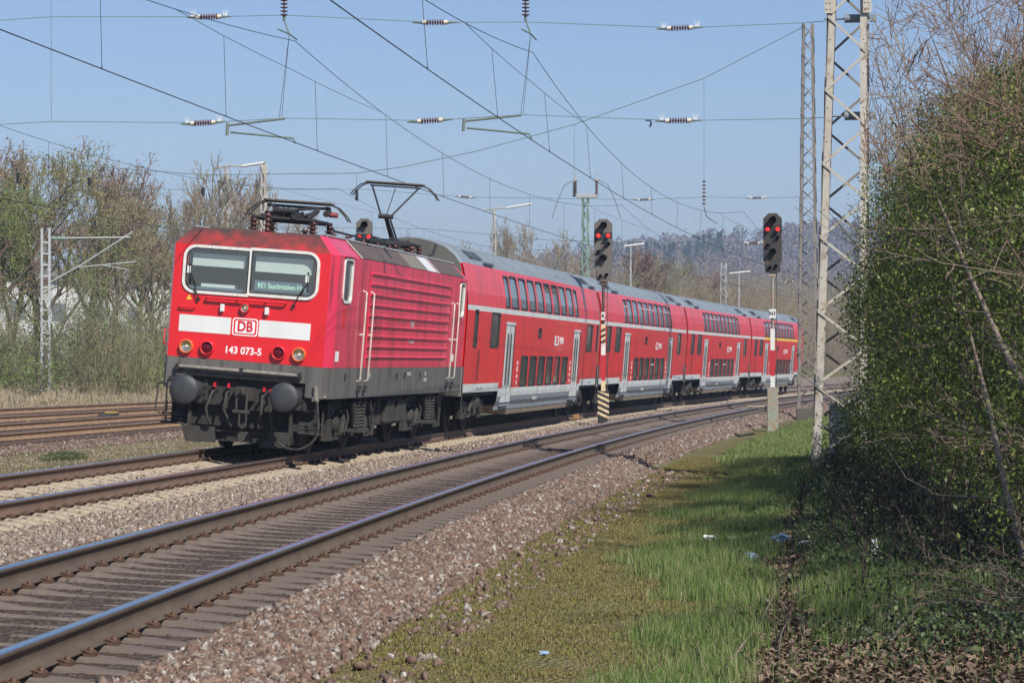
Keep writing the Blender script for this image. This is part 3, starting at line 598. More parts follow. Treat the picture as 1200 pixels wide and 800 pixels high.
# ================================================================ HEDGE AND BUSHES AT THE RIGHT
M_ivy = mat('hedge_leaf', (.06, .11, .02), .5, island=[(.04, .07, .014), (.08, .13, .022), (.17, .22, .034), (.05, .085, .016), (.32, .36, .07), (.10, .155, .026), (.03, .045, .012)], trans=.35, spec=.5)
M_stem = mat('stem_pale', (.27, .215, .16), .85, col2=(.16, .12, .085), scale=9); M_stemd = mat('stem_dark', (.11, .075, .055), .9, col2=(.2, .15, .11), scale=9); M_core = mat('dense_twigs', (.045, .036, .024), 1., col2=(.025, .02, .012), scale=3)
def shrub(label, cx_, cy_, h, rx, ry, nleaf, seed, blobs=70, nst=40, lsz=(.016, .032)):
    rg = np.random.default_rng(seed); z0 = float(gz(cx_, cy_)); root = empty('leafy_shrub', (cx_, cy_, z0)); tag(root, label, 'shrub', 'leafy shrubs of the right hand hedge')
    # blob centres fill a tall dome
    t = rg.uniform(.0, 1, blobs)**.95; a = rg.uniform(0, 6.28, blobs); rr = np.sqrt(rg.random(blobs)); env = np.sqrt(np.clip(1-(t*.97)**4.2, 0.02, 1))
    B = np.stack([rx*rr*env*np.cos(a), ry*rr*env*np.sin(a), t*h*.93], -1); br = rg.uniform(.26, .78, blobs)*(1.1-.35*t)
    w_ = br**2; pick = rg.choice(blobs, nleaf, p=w_/w_.sum()); d = rg.normal(size=(nleaf, 3)); d /= np.linalg.norm(d, axis=1)[:, None]
    rad = br[pick]*(1+.12*np.sin(d[:, 0]*7+pick)+rg.normal(0, .13, nleaf)-.25*rg.random(nleaf)**3); P = B[pick]+d*rad[:, None]*[1, 1, 1.05]
    P = P[P[:, 2] > .02]; V, Fl = leafquads(P, rg.uniform(*lsz, len(P)), rg, aspect=.5); npmesh('foliage', V, [Fl], M_ivy, root)
    out = []
    for i in range(nst):
        e = B[rg.integers(0, blobs)]+rg.normal(0, .3, 3); b = np.array([rg.normal(0, .35), rg.normal(0, .35), -.05]); m1 = b*.6+e*.4+rg.normal(0, .25, 3); pts_ = [b, m1, e, e+(e-m1)*.35+rg.normal(0, .15, 3)]
        for j in range(3): out.append((pts_[j], pts_[j+1], .014*(1-.27*j), .014*(.73-.27*j)))
        for j in range(10):
            q_ = m1+(e-m1)*rg.random(); dd = rg.normal(0, .3, 3)+(e-m1)*.25; out.append((q_, q_+dd, .006, .003))
    V, Fq = seg_mesh(out, 4); npmesh('stems', V, [Fq], M_stemd, root)
    return root
HD = [(-6.2, 11.9, 5.0, 1.3, 1.0), (-3.0, 12.2, 5.4, 1.5, 1.2), (1.2, 11.7, 5.3, 1.6, 1.15), (4.8, 12.05, 5.7, 1.7, 1.35), (8.6, 12.35, 5.6, 1.8, 1.4), (12.6, 12.65, 5.4, 1.8, 1.4), (17, 12.85, 5.2, 1.8, 1.35), (21.5, 13.15, 5.0, 1.9, 1.25), (26, 13.6, 4.5, 1.9, 1.1), (31, 14.0, 4.2, 2.0, 1.1), (36, 14.4, 4.0, 2.0, 1.1)]
HL = ['narrow leafy shrub just behind the near lattice mast', 'leafy shrub behind the near lattice mast, second from the hedge\'s far end', 'tall leafy shrub right of the near mast, third from the far end of the hedge', 'dense leafy shrub in the hedge, fourth from the far end', 'dense leafy shrub in the middle of the hedge, fifth from the far end', 'leafy shrub in the hedge, sixth from the far end', 'leafy shrub near the right frame edge, seventh from the far end of the hedge', 'leafy shrub at the right frame edge above the litter, next to last in the hedge', 'leafy shrub of the hedge at the lower right corner', 'unseen shrub added outside the right frame edge to shade the corner', 'unseen nearest shrub added beside the camera to shade the corner']
for i, (a, b, h, rx, ry) in enumerate(HD): shrub(HL[i], a, b, h, rx, ry, 54000 if a < 20 else (28000 if a < 30 else 12000), 50+i)  # last two shrubs are out of view, added to cast shade on the corner
M_ivy2 = mat('ivy_leaf_dark', (.05, .09, .02), .6, island=[(.02, .038, .012), (.035, .06, .016), (.05, .08, .022), (.09, .12, .03)])
# low evergreen growth and ivy at the hedge foot
def low_leaves(n, x0, x1, label, seed):
    rg = np.random.default_rng(seed); x = rg.uniform(x0, x1, n); w2_ = rg.uniform(5.2, 9, n); base = y2(x)-yc(x)+w2_; cl = fbm(x*1.1, w2_*1.1); keep = rg.random(n) < smooth(.45, .66, cl)*smooth(5.2, 6.8, w2_+(cl-.5)*2)
    x, base, cl = x[keep], base[keep], cl[keep]; P = np.stack([x, yc(x)+base, ground_z(x, base)+rg.uniform(.02, .35, len(x))*cl], -1); V, Fl = leafquads(P, rg.uniform(.011, .026, len(P)), rg, aspect=.7)
    return tag(npmesh('ivy', V, [Fl], M_ivy2), label, 'ground cover', kind='stuff')
low_leaves(90000, -8, 33, 'dark ivy creeping over the ground at the foot of the hedge', 3)
def near_tree(label, x, y, h, seed, tw, r0=.06, nch=(9, 7, 6, 5, 3), ymin=10.9, ang=(22, 60)):
    rg = np.random.default_rng(seed); out = [[], [], []]; tips = []; z0 = float(gz(x, y))
    grow(rg, (0, 0, -.1), (0, -.12, 1), h*.5, r0, 0, 4, out, tips, nch, ang, .62, .0042, .06, .16)
    ok = lambda s_: s_[1][1]+y > ymin and s_[0][1]+y > ymin and (s_[0][2]+s_[1][2])/2 > .44*h
    root = empty('bare_sapling', (x, y, z0)); tag(root, label, 'bare tree'); V, Fq = seg_mesh(out[0], 7); npmesh('trunk', V, [Fq], M_stem, root, smooth=True)
    V1, F1 = seg_mesh([s_ for s_ in out[1] if ok(s_)], 5); V2, F2 = seg_mesh([s_ for s_ in out[2] if ok(s_)], 3); T = np.array([t_ for t_ in tips if t_[1]+y > ymin] or [(0., 0., h)])
    T = np.concatenate([T, T+rg.normal(0, .04, T.shape)]); V3, F3 = leafquads(T, rg.uniform(.007, .014, len(T)), rg)
    npmesh('crown', np.concatenate([V1, V2, V3]), [np.concatenate([F1, F2+len(V1), F3+len(V1)+len(V2)])], [M_stem, tw, M_bud[1]], root, mi=np.concatenate([np.zeros(len(F1)), np.ones(len(F2)), np.full(len(F3), 2)]))
near_tree('tall bare sapling with dense reddish twigs above the middle of the hedge', 12, 14.0, 9.5, 61, M_twig[1])
near_tree('slender reddish sapling just left of the tallest one over the hedge', 8.5, 13.7, 8.6, 71, M_twig[1], nch=(11, 8, 6, 5, 3))
near_tree('forked pale sapling with spreading twigs, second from the right frame edge', 15.5, 13.7, 8.8, 72, M_twig[0], nch=(9, 8, 6, 5, 3), ang=(28, 70))
near_tree('thick stemmed reddish sapling in the upper right corner', 22, 13.9, 7.8, 73, M_twig[1], nch=(9, 8, 6, 5, 3), ang=(28, 70))
near_tree('bare sapling with tangled reddish twigs filling the upper right corner', 19, 14.2, 8.0, 62, M_twig[1])
near_tree('pale bare sapling overhanging the hedge at the right frame edge', 25.5, 14.2, 6.6, 63, M_twig[0])
near_tree('bare sapling outside the right frame edge beside the camera', 32, 15.2, 7.5, 65, M_twig[0])
near_tree('grey bare tree behind the hedge, between the cream mast and the saplings', -2, 15.0, 9.0, 64, M_twig[0], ymin=10.6)
xs_ = rng.uniform(-4, 27, 80); pts = np.stack([xs_, np.interp(xs_, [-4, 5, 27], [10.9, 11.0, 11.9])+rng.normal(0, .25, 80), gz(xs_, xs_*0+11)], -1)
thicket('undergrowth', pts, rng.uniform(.25, .8, 80), rng, mat('tangle_dark', (.06, .043, .032), .95), M_ivy2, 'dark tangle of twigs along the foot of the hedge', nst=16, nlf=260, lsize=(.012, .026), rad=.9)
# bare saplings arching over the hedge
def arch_stems(name, label, cat, bases, seed, n, length, dirs, r0, m, twigs=16, group=None, droop=-.05, bud=True, ymin=10.9):
    rg = np.random.default_rng(seed); out = []; tips = []
    o = np.array(bases[0], float)
    for i in range(n):
        b = np.array(bases[rg.integers(0, len(bases))], float)-o+rg.normal(0, .15, 3)*[1, 1, 0]; d = np.array(dirs[rg.integers(0, len(dirs))], float)+rg.normal(0, .16, 3); d /= np.linalg.norm(d); Ln = length*rg.uniform(.55, 1.1); ns = 9; p = b; rr = r0*rg.uniform(.6, 1.2)
        for s in range(ns):
            d = d+np.array([0, 0, droop])+rg.normal(0, .07, 3); d /= np.linalg.norm(d); q_ = p+d*Ln/ns; f0, f1 = 1-.88*s/ns, 1-.88*(s+1)/ns; out.append((p, q_, rr*f0, rr*f1))
            for t in range(twigs//ns+1):
                e = p+(q_-p)*rg.random(); td = d+rg.normal(0, .55, 3); td /= np.linalg.norm(td); tl = Ln*rg.uniform(.06, .22)*(1-.5*s/ns)
                k1 = e+td*tl*.5; td2 = td+rg.normal(0, .2, 3)+[0, 0, .12]; k2 = k1+td2*tl*.5; out.append((e, k1, rr*f0*.35+.002, rr*.2+.002)); out.append((k1, k2, rr*.2+.002, .002)); tips += [k1, k2, (k1+k2)/2, e+(k1-e)*.5]
                for z_ in range(2):
                    f = k1+(k2-k1)*rg.random(); g_ = f+(td2+rg.normal(0, .6, 3))*tl*.22; out.append((f, g_, .003, .0018)); tips.append(g_)
            p = q_
    out = [s_ for s_ in out if s_[1][1]+o[1] > ymin and s_[0][1]+o[1] > ymin]; tips = [t_ for t_ in tips if t_[1]+o[1] > ymin]
    root = empty(name, tuple(o)); tag(root, label, cat, group); V, Fq = seg_mesh(out, 5); npmesh('branches', V, [Fq], m, root)
    if bud: T = np.array(tips); Vb, Fb = leafquads(T+rg.normal(0, .006, T.shape), rg.uniform(.008, .016, len(T)), rg); npmesh('buds', Vb, [Fb], M_bud[1], root)
    return root
arch_stems('bare_sapling', 'reddish bare sapling spreading fine twigs across the sky above the hedge', 'bare shrub', [(13.0, 13.6, 0), (14.5, 13.9, 0), (11.4, 13.8, .1)], 21, 11, 6.6, [(-.1, -.22, 1), (.1, -.32, 1), (.2, -.1, 1), (-.1, -.4, 1), (-.2, .05, 1)], .020, M_twig[1], twigs=34, droop=-.02)
arch_stems('bare_sapling', 'pale bare sapling at the upper right corner with thick arching stems', 'bare shrub', [(21, 13.7, 0), (22.5, 13.9, 0), (19.6, 13.9, 0)], 22, 7, 5.0, [(-.1, -.25, 1), (.1, -.4, 1), (.0, -.1, 1)], .018, M_stem, twigs=28, droop=-.035)
arch_stems('bramble', 'pale leafless stems arching leftwards across the dark hedge', 'bare shrub', [(24, 13.3, .1), (25, 13.2, 0), (23, 13.4, .2)], 23, 14, 2.3, [(-.2, -.3, .9), (-.1, -.4, .9), (.0, -.15, 1)], .010, M_stem, twigs=12, droop=-.05)
arch_stems('bramble', 'near horizontal dead stems poking leftwards out of the hedge at the right edge', 'bare shrub', [(22, 13.2, 1.2), (20, 13.1, 1.8), (21, 13.2, 2.5), (23, 13.1, 2.1), (19, 13.0, 3.1), (22, 13.3, .7)], 33, 16, 2.1, [(.1, -1, .12), (-.1, -1, .3), (.25, -1, -.05)], .011, M_stem, twigs=12, droop=-.01)
arch_stems('bramble', 'dark tangled twigs over dead leaves at the lower right corner', 'bare shrub', [(28.5, 12.4, -.1), (29.3, 12.2, -.1), (27.5, 12.5, -.1)], 24, 22, 1.0, [(-.2, -.5, .5), (.2, -.8, .3), (.1, -.2, .8), (-.3, -.3, .3)], .007, M_stemd, twigs=12, droop=-.09, bud=False)
arch_stems('bare_sapling', 'grey twiggy bush behind the near lattice mast above the hedge', 'bare shrub', [(-7, 12.2, 0), (-4, 12.8, 0), (-9, 12.0, 0)], 25, 12, 6.2, [(-.05, .02, 1), (.1, -.03, 1), (.1, .15, 1), (-.1, .2, 1)], .018, M_twig[0], twigs=26, droop=-.02)
arch_stems('bare_sapling', 'tall brown sapling rising over the middle of the hedge', 'bare shrub', [(3, 13.2, 0), (6, 13.4, 0)], 26, 5, 7.6, [(-.05, -.05, 1), (.1, -.1, 1), (.1, .1, 1), (-.1, .1, 1)], .022, M_twig[1], twigs=26, droop=-.025)
# leaning thick stems in front of the hedge at the right
for i, (p, lab) in enumerate(((((1138, 395, 22.6), (1160, 480, 23.4), (1178, 570, 24.1), (1196, 640, 24.4), (1215, 740, 24.5)), 'thick pale leaning stem in front of the hedge at the right edge'), (((1100, 235, 21), (1140, 330, 22), (1172, 400, 23), (1200, 452, 23.6)), 'brown forked stem slanting down across the upper hedge'), (((1036, 520, 20.3), (1062, 560, 20.8), (1100, 580, 21.5), (1190, 585, 23.2)), 'thin horizontal twig hanging in front of the lower hedge'))):
    P = [atX(*q_) for q_ in p]; o = P[-1]; root = empty('leaning_stem', o); tag(root, lab, 'branch')
    rr = [.012, .022, .028, .032, .035][:len(P)] if i < 2 else [.003, .006, .008, .009]; MB().tube([Vector(a)-o for a in P], rr, 7).build('branch', M_stem, root)
# fallen sticks and litter
for (p, r_, m, lab) in ((((845, 785), (868, 760), (888, 728), (908, 705)), .009, M_stem, 'long reddish stick lying on the leafy strip'), (((912, 770), (915, 745), (924, 722)), .008, M_stemd, 'short dark stick standing in the grass beside the long stick'), (((1025, 800), (1052, 765), (1075, 735), (1100, 695)), .013, M_stemd, 'dark forked branch lying on dead leaves at bottom right'), (((1055, 770), (1095, 752), (1140, 748), (1200, 760)), .009, M_stem, 'thin curved branch on the dead leaves in the corner'), (((690, 520), (700, 522), (716, 524)), .01, M_stemd, 'small dark twig by the near rail joint'), (((806, 610), (826, 617), (852, 620)), .006, M_stem, 'thin twig in the grass by the white bag'), (((630, 688), (645, 686), (668, 690), (680, 688)), .006, M_stemd, 'thin dark twig lying on the moss')):
    P = []
    for j, (u, v) in enumerate(p):
        d = ray(u, v); t = (CZ+.38)/-d.z; q_ = CAMP+d*t; P.append(Vector((q_.x, q_.y, float(gz(q_.x, q_.y))+.03+.05*(j % 2))))
    o = P[0]; s_ = MB().tube([a-o for a in P], [r_*.5]+[r_]*(len(P)-2)+[r_*.6], 6).build('fallen_stick', m); s_.location = o; tag(s_, lab, 'stick')
def crumple(name, u, v, size, m, label, cat, seed, zs=.5, tall=False):
    rg = np.random.default_rng(seed); d = ray(u, v); t = (CZ+.33)/-d.z; q_ = CAMP+d*t; Vv, Ff = ico_pts(); mb = MB()
    # subdivide once for creases
    vs = [Vector(a) for a in Vv]; fs = []
    for f in Ff:
        a, b, c_ = (vs[i] for i in f); k = len(vs); vs += [(a+b)/2, (b+c_)/2, (c_+a)/2]; fs += [(f[0], k, k+2), (k, f[1], k+1), (k+2, k+1, f[2]), (k, k+1, k+2)]
    key = {}
    out = []
    for p in vs:
        kk_ = (round(p.x, 3), round(p.y, 3), round(p.z, 3)); key.setdefault(kk_, 1+rg.normal(0, .28)); p = p.normalized()*key[kk_]; out.append((p.x*size[0], p.y*size[1], p.z*size[2]))
    mb.add(out, fs); o = mb.build(name, m); o.location = (q_.x, q_.y, float(gz(q_.x, q_.y))+size[2]*.75); tag(o, label, cat); return o
M_plw = mat('plastic_white', (.75, .76, .76), .5); M_plb = mat('plastic_blue', (.08, .28, .6), .5, col2=(.6, .65, .7), scale=9); M_pap = mat('paper_pale', (.62, .62, .6), .8)
crumple('plastic_bag', 831, 619, (.05, .09, .04), M_plw, 'crumpled white plastic bag in the grass, leftmost litter', 'litter', 1)
crumple('plastic_scrap', 857, 620, (.03, .06, .015), M_plw, 'flat white scrap just right of the white bag', 'litter', 9)
crumple('plastic_bag', 880, 645, (.05, .08, .05), M_plb, 'blue plastic wrapper on the leafy strip', 'litter', 2)
crumple('plastic_bag', 916, 631, (.05, .10, .06), M_plb, 'blue and white wrapper behind the blue one, by the hedge foot', 'litter', 3)
crumple('paper_scrap', 946, 636, (.04, .10, .03), M_pap, 'pale paper scrap right of the blue and white wrapper', 'litter', 4)
crumple('paper_sheet', 1025, 662, (.012, .04, .13), M_pap, 'upright white pointed sheet stuck in the hedge foot', 'litter', 5)
crumple('plastic_scrap', 1082, 655, (.03, .09, .03), M_pap, 'pale crumpled foil under the hedge', 'litter', 6)
crumple('plastic_scrap', 638, 745, (.03, .035, .02), M_plb, 'small pale blue scrap in the moss', 'litter', 7)
# ================================================================ PAINTS
M_red = mat('traffic_red', (.74, .012, .020), .38, col2=(.62, .012, .02), scale=1.2, streak=True, coat=.3, bump=.03, bscale=2)
M_redside = mat('faded_red_side_with_sheen', (.76, .040, .10), .40, col2=(.62, .03, .07), scale=2.2, streak=True, dirt=(.22, .03, .04), dirt_amt=.25, coat=.25, bump=.03, bscale=2)  # faded paint, with some glancing reflection put into the pink
M_redtop = mat('sooty_red', (.46, .02, .02), .6, col2=(.30, .02, .02), scale=2.2, amt=.5, soot=((.045, .028, .024), 3.58, 3.84), dirt=(.05, .025, .02), dirt_amt=.9)
M_cred = mat('coach_red', (.82, .014, .016), .36, col2=(.62, .014, .016), scale=1.3, streak=True, dirt=(.42, .03, .025), dirt_amt=.35, coat=.25)
M_loskirt = mat('locomotive_skirt_grey', (.09, .087, .08), .7, col2=(.145, .137, .125), scale=2.5, streak=True, amt=.7, dirt=(.05, .045, .04), bump=.05)
M_under = mat('underframe_grime', (.055, .049, .041), .85, col2=(.022, .020, .017), scale=5, amt=.6, bump=.2)
M_under2 = mat('underframe_dark', (.016, .015, .014), .8, col2=(.035, .032, .03), scale=7)
M_white = mat('white_paint', (.74, .75, .73), .5, col2=(.66, .67, .64), scale=3, streak=True)
M_lgrey = mat('light_grey_band', (.60, .63, .62), .5, col2=(.48, .50, .48), scale=2, streak=True, dirt=(.3, .29, .26), dirt_amt=.2)
M_mgrey = mat('mid_grey_band', (.17, .20, .23), .55, col2=(.22, .24, .25), scale=2, streak=True)
M_roof = mat('coach_roof_grey', (.215, .25, .275), .55, col2=(.17, .20, .225), scale=1.5, dirt=(.10, .11, .115), dirt_amt=.2)
M_roofl = mat('locomotive_roof_dark', (.05, .04, .036), .75, col2=(.09, .07, .06), scale=3)
M_louv = mat('roof_side_brown', (.075, .055, .048), .7, col2=(.11, .085, .075), scale=3, streak=True)
M_louv2 = mat('roof_side_striped', (.13, .115, .10), .7, col2=(.20, .18, .16), scale=14)
M_silver = mat('silver_panel', (.42, .43, .45), .5, .3); M_cream = mat('cream_strip', (.62, .56, .45), .6)
M_endw = mat('coach_end_grey', (.085, .088, .075), .8, col2=(.12, .12, .10), scale=2, streak=True)
M_belly = mat('belly_brown', (.19, .145, .10), .85, col2=(.26, .20, .14), scale=2.5, dirt=(.10, .08, .06))
M_chrome = mat('window_frame_alu', (.78, .77, .72), .5, .1, col2=(.68, .66, .6), scale=10, dirt=(.4, .32, .26), dirt_amt=.1)
M_gasket = mat('gasket', (.02, .02, .02), .6)
M_pane = mat('tinted_pane', (.03, .038, .042), .06, col2=(.075, .085, .085), scale=1.1, spec=.9)
M_pane_sky = mat('tinted_pane_sky_sheen', (.07, .09, .10), .05, col2=(.14, .16, .17), scale=.8, spec=1.)  # upper deck panes: paler blotches stand in for reflected sky
M_panelt = mat('tinted_pane_light', (.07, .10, .12), .08, spec=.9)
M_glass = glassmat('windscreen', (.74, .84, .90), .20)
M_cab = mat('cab_interior', (.08, .19, .33), .9); M_blind = mat('sun_blind', (.95, .90, .72), .8); M_desk = mat('driver_desk', (.18, .22, .25), .7)  # cab walls coloured blue to stand in for the windscreen's reflection
M_ins = mat('insulator_brown', (.10, .035, .028), .3); M_insr = mat('red_cap', (.25, .05, .045), .6)
M_black = mat('black_steel', (.022, .02, .02), .55, .3, col2=(.045, .04, .038), scale=9)
M_carbon = mat('contact_strip', (.16, .125, .09), .5, .4); M_bufd = mat('buffer_plate', (.035, .037, .04), .55, .3, col2=(.07, .073, .076), scale=7, amt=.7)
M_pipe = mat('worn_pipe', (.36, .33, .28), .5, .4, col2=(.2, .18, .15), scale=12); M_rail = mat('handrail_white', (.62, .58, .50), .6, col2=(.45, .4, .34), scale=6)
M_orange = mat('orange_ring', (.78, .13, .03), .5); M_redring = mat('red_ring', (.62, .02, .03), .4); M_refl = mat('lamp_reflector', (.75, .62, .40), .15, .9); M_redlens = mat('red_lens', (.10, .004, .01), .1)
M_yel = mat('yellow', (.75, .50, .04), .5); M_txt = mat('lettering_white', (.80, .80, .78), .5); M_txtd = mat('lettering_grey', (.45, .45, .42), .6); M_redl = mat('lettering_red', (.58, .012, .02), .5); M_led = emis('destination_text', (.55, .85, .55), .45)
M_green = mat('mast_green', (.17, .26, .20), .75, col2=(.22, .30, .25), scale=8)
# ================================================================ LOCOMOTIVE
LOCO = empty('electric_locomotive', (0, 0, 0), (-CANT, 0, -.0005-.003)); tag(LOCO, 'red electric locomotive numbered 143 073-5 with white front band, at the head of the train', 'locomotive')
Lx = -15.4
def part(mb, name, m, parent=None): return mb.build(name, m, parent or LOCO)
b = MB()
# front plane
hw = [(-1.13, -.06, 2.78, 3.49), (-.02, 1.12, 2.79, 3.51)]
b.grid([-1.38, 1.38], [1.6, 3.56], hw, lambda u, v: (0, u, v), 0)
for s in (-1, 1):
    b.add([(0, s*1.38, 1.6), (-.32, s*1.49, 1.6), (-.32, s*1.49, 3.56), (0, s*1.38, 3.56)], [(0, 1, 2, 3)], 1 if s > 0 else 0, False)
    b.add([(Lx, s*1.38, 1.6), (Lx+.32, s*1.49, 1.6), (Lx+.32, s*1.49, 3.56), (Lx, s*1.38, 3.56)], [(0, 1, 2, 3)], 1)
    holes = [(-1.50, -.72, 2.76, 3.52), (-14.72, -14.10, 2.72, 3.46)] if s > 0 else []
    b.grid([Lx+.32, -.32], [1.6, 3.56], holes, lambda u, v: (u, s*1.49, v), 1)
    # window reveals behind the holes
    for h in holes: b.box(h[0]-.02, h[1]+.02, s*1.49-.12, s*1.49-.10, h[2]-.02, h[3]+.02, 3)
b.add([(Lx, -1.38, 1.6), (Lx, 1.38, 1.6), (Lx, 1.38, 3.56), (Lx, -1.38, 3.56)], [(0, 1, 2, 3)], 0)
o0 = [(0, -1.38), (0, 1.38), (-.32, 1.49), (Lx+.32, 1.49), (Lx, 1.38), (Lx, -1.38), (Lx+.32, -1.49), (-.32, -1.49)]
o1 = [(-.24, -1.13), (-.24, 1.10), (-.50, 1.17), (Lx+.52, 1.16), (Lx+.3, 1.02), (Lx+.3, -1.02), (Lx+.52, -1.16), (-.50, -1.17)]
z1 = [3.86]*8
vs = [(x, y, 3.56) for x, y in o0]+[(x, y, 3.87) for x, y in o1]
for i in range(8):
    j = (i+1) % 8; b.add([vs[i], vs[j], vs[8+j], vs[8+i]], [(0, 1, 2, 3)], 2 if i in (0, 7) else (1 if i in (1, 2, 3) else 0))
b.add(vs[8:], [tuple(range(8))], 3)
body = part(b, 'body', [M_red, M_redside, M_redtop, M_roofl])
# cab interior
b = MB(); b.box(-1.6, -1.55, -1.3, 1.3, 1.7, 3.5, 0); b.box(-1.55, -.02, -1.3, 1.3, 2.60, 2.64, 0); b.box(-1.55, -.02, -1.3, 1.3, 3.50, 3.54, 0); b.box(-1.55, -.03, -1.33, -1.30, 2.6, 3.5, 0); b.box(-.6, -.1, -1.2, 1.2, 2.64, 2.84, 1)
b.box(-.13, -.11, -1.08, -.14, 3.20, 3.42, 2); b.box(-.13, -.11, .04, 1.05, 3.17, 3.44, 2); b.box(-.5, -.3, -.95, -.35, 2.84, 2.90, 2)
part(b, 'cab_interior', [M_cab, M_desk, M_blind])
def frame_fn(x=0.): return lambda u, v, h: (x+h, u, v)
ob = MB(); a = rrect(-1.215, 1.205, 2.715, 3.575, .22, 6)
for (u0, u1, v0, v1) in ((-1.215, -.015, 2.715, 3.56), (-.045, 1.205, 2.735, 3.575)):
    left = u0 < -1; rr = .2
    def rr2(u0, u1, v0, v1, ro, ri, n=6):
        pts = []
        for cx, cy, a0, r in ((u1-ri, v1-ri, 0, ri), (u0+ro, v1-ro, 90, ro), (u0+ro, v0+ro, 180, ro), (u1-ri, v0+ri, 270, ri)):
            for k in range(n+1): an = R(a0+90*k/n); pts.append((cx+r*math.cos(an), cy+r*math.sin(an)))
        return pts
    f = MB()
    if left: O = rr2(u0, u1, v0, v1, .22, .03); I = rr2(u0+.05, u1-.032, v0+.05, v1-.05, .17, .03)
    else:
        O = [(-p[0]+(u0+u1), p[1]) for p in rr2(u0, u1, v0, v1, .22, .03)][::-1]; I = [(-p[0]+(u0+u1), p[1]) for p in rr2(u0+.05, u1-.032, v0+.05, v1-.05, .17, .03)][::-1]
    f.ring(O, I, frame_fn(), .025 if left else .028); wf = part(f, 'windscreen_frame', M_chrome)
    G = MB(); G.ring(I, [((p[0]-(u0+u1)/2)*.965+(u0+u1)/2, (p[1]-(v0+v1)/2)*.95+(v0+v1)/2) for p in I], frame_fn(), .018); part(G, 'gasket', M_gasket, wf)
    g = MB(); g.add([(.004, p[0], p[1]) for p in I], [tuple(range(len(I)))]); part(g, 'windscreen', M_glass)
# destination display behind right windscreen
d = MB(); d.box(-.10, -.07, .05, 1.02, 2.84, 3.02); dd = part(d, 'destination_display', M_desk)
text_mesh('destination_text', 'RE1 Saarbrücken Hbf', .125, M_led, dd, (-.066, .53, 2.93), (R(90), 0, R(90)), sx=.78, bold=.0015)
# wipers
for y0, y1_ in ((-.90, -1.08), (.79, 1.02)):
    w_ = MB(); w_.tube([(.05, y0, 2.63), (.06, (y0+y1_)/2, 2.86), (.05, y1_, 3.04)], .012, 6); w_.tube([(.045, y1_, 2.86), (.045, y1_-.01, 3.22)], .014, 6); w_.lathe([(0, .03), (.05, .03)], (.0, y0, 2.62), 'x', 10); part(w_, 'wiper', M_black)
for y0, z0 in ((-1.1, 3.12), (1.0, 3.10)): w_ = MB(); w_.box(.03, .055, y0-.03, y0+.03, z0-.06, z0+.06); part(w_, 'wiper_motor_box', M_white)
# hand bars, small lamps
w_ = MB(); w_.tube([(.07, -.75, 2.655), (.07, .66, 2.655)], .02, 8)
for y in (-.75, -.2, .3, .66): w_.tube([(0, y, 2.655), (.07, y, 2.655)], .015, 6)
part(w_, 'grab_bar', M_redring)
w_ = MB(); w_.tube([(.05, -1.22, 2.47), (.05, -.95, 2.47)], .014, 6); w_.tube([(0, -1.22, 2.47), (.05, -1.22, 2.47)], .012, 6); w_.tube([(0, -.95, 2.47), (.05, -.95, 2.47)], .012, 6); part(w_, 'grab_bar', M_redring)
for y in (-.46, .33): w_ = MB(); w_.box(0, .07, y-.035, y+.035, 2.43, 2.56, 0, ch=.008); part(w_, 'socket_box', M_white)
def lamp(y, z, r, ringm, inner):
    h = MB(); h.lathe([(0, r), (.05, r), (.07, r*.95), (.07, r*.80), (.035, r*.78)], (0, y, z), 'x', 28, cap=False); l = part(h, 'headlight' if inner == 0 else 'tail_light', ringm)
    f = MB(); f.lathe([(.012, .001), (.012, r*.2), (.035, r*.78)], (0, y, z), 'x', 24, cap=False) if inner == 0 else f.lathe([(.03, r*.78), (.052, r*.4), (.056, .001)], (0, y, z), 'x', 24, cap=False)
    part(f, 'reflector' if inner == 0 else 'lens', M_refl if inner == 0 else M_redlens, l)
    if inner == 0: f = MB(); f.lathe([(.02, .022), (.05, .018), (.052, .001)], (0, y, z), 'x', 10); part(f, 'bulb', M_white, l)
lamp(-1.05, 1.785, .125, M_orange, 0); lamp(.95, 1.79, .125, M_orange, 0); lamp(-.68, 1.785, .125, M_redring, 1); lamp(.59, 1.79, .125, M_redring, 1); lamp(-.06, 2.52, .085, M_redring, 0)
# white band, logo, number
for y0, y1_ in ((-1.215, -.295), (.205, 1.115)): w_ = MB(); w_.box(0, .004, y0, y1_, 2.045, 2.335); part(w_, 'white_band', M_white)
lg = MB(); lg.ring(rrect(-.265, .185, 2.04, 2.345, .05), rrect(-.245, .165, 2.06, 2.325, .04), lambda u, v, h: (h, u, v), .005); lgo = part(lg, 'logo', M_txt)
l2 = MB(); l2.add([(.004, p[0], p[1]) for p in rrect(-.215, .135, 2.085, 2.30, .03)], [tuple(range(24))]); part(l2, 'logo_panel', M_txt, lgo)
text_mesh('logo_letters', 'DB', .245, M_redl, lgo, (.007, -.04, 2.195), (R(90), 0, R(90)), sx=.86, bold=.007)
text_mesh('running_number', '143 073-5', .175, M_txt, LOCO, (.003, -.045, 1.775), (R(90), 0, R(90)), sx=.93, bold=.004)
w_ = MB(); w_.prism([(-1.12, 2.60), (-1.02, 2.60), (-1.07, 2.69)], 0.0, .004, 'x'); part(w_, 'warning_triangle', M_yel)
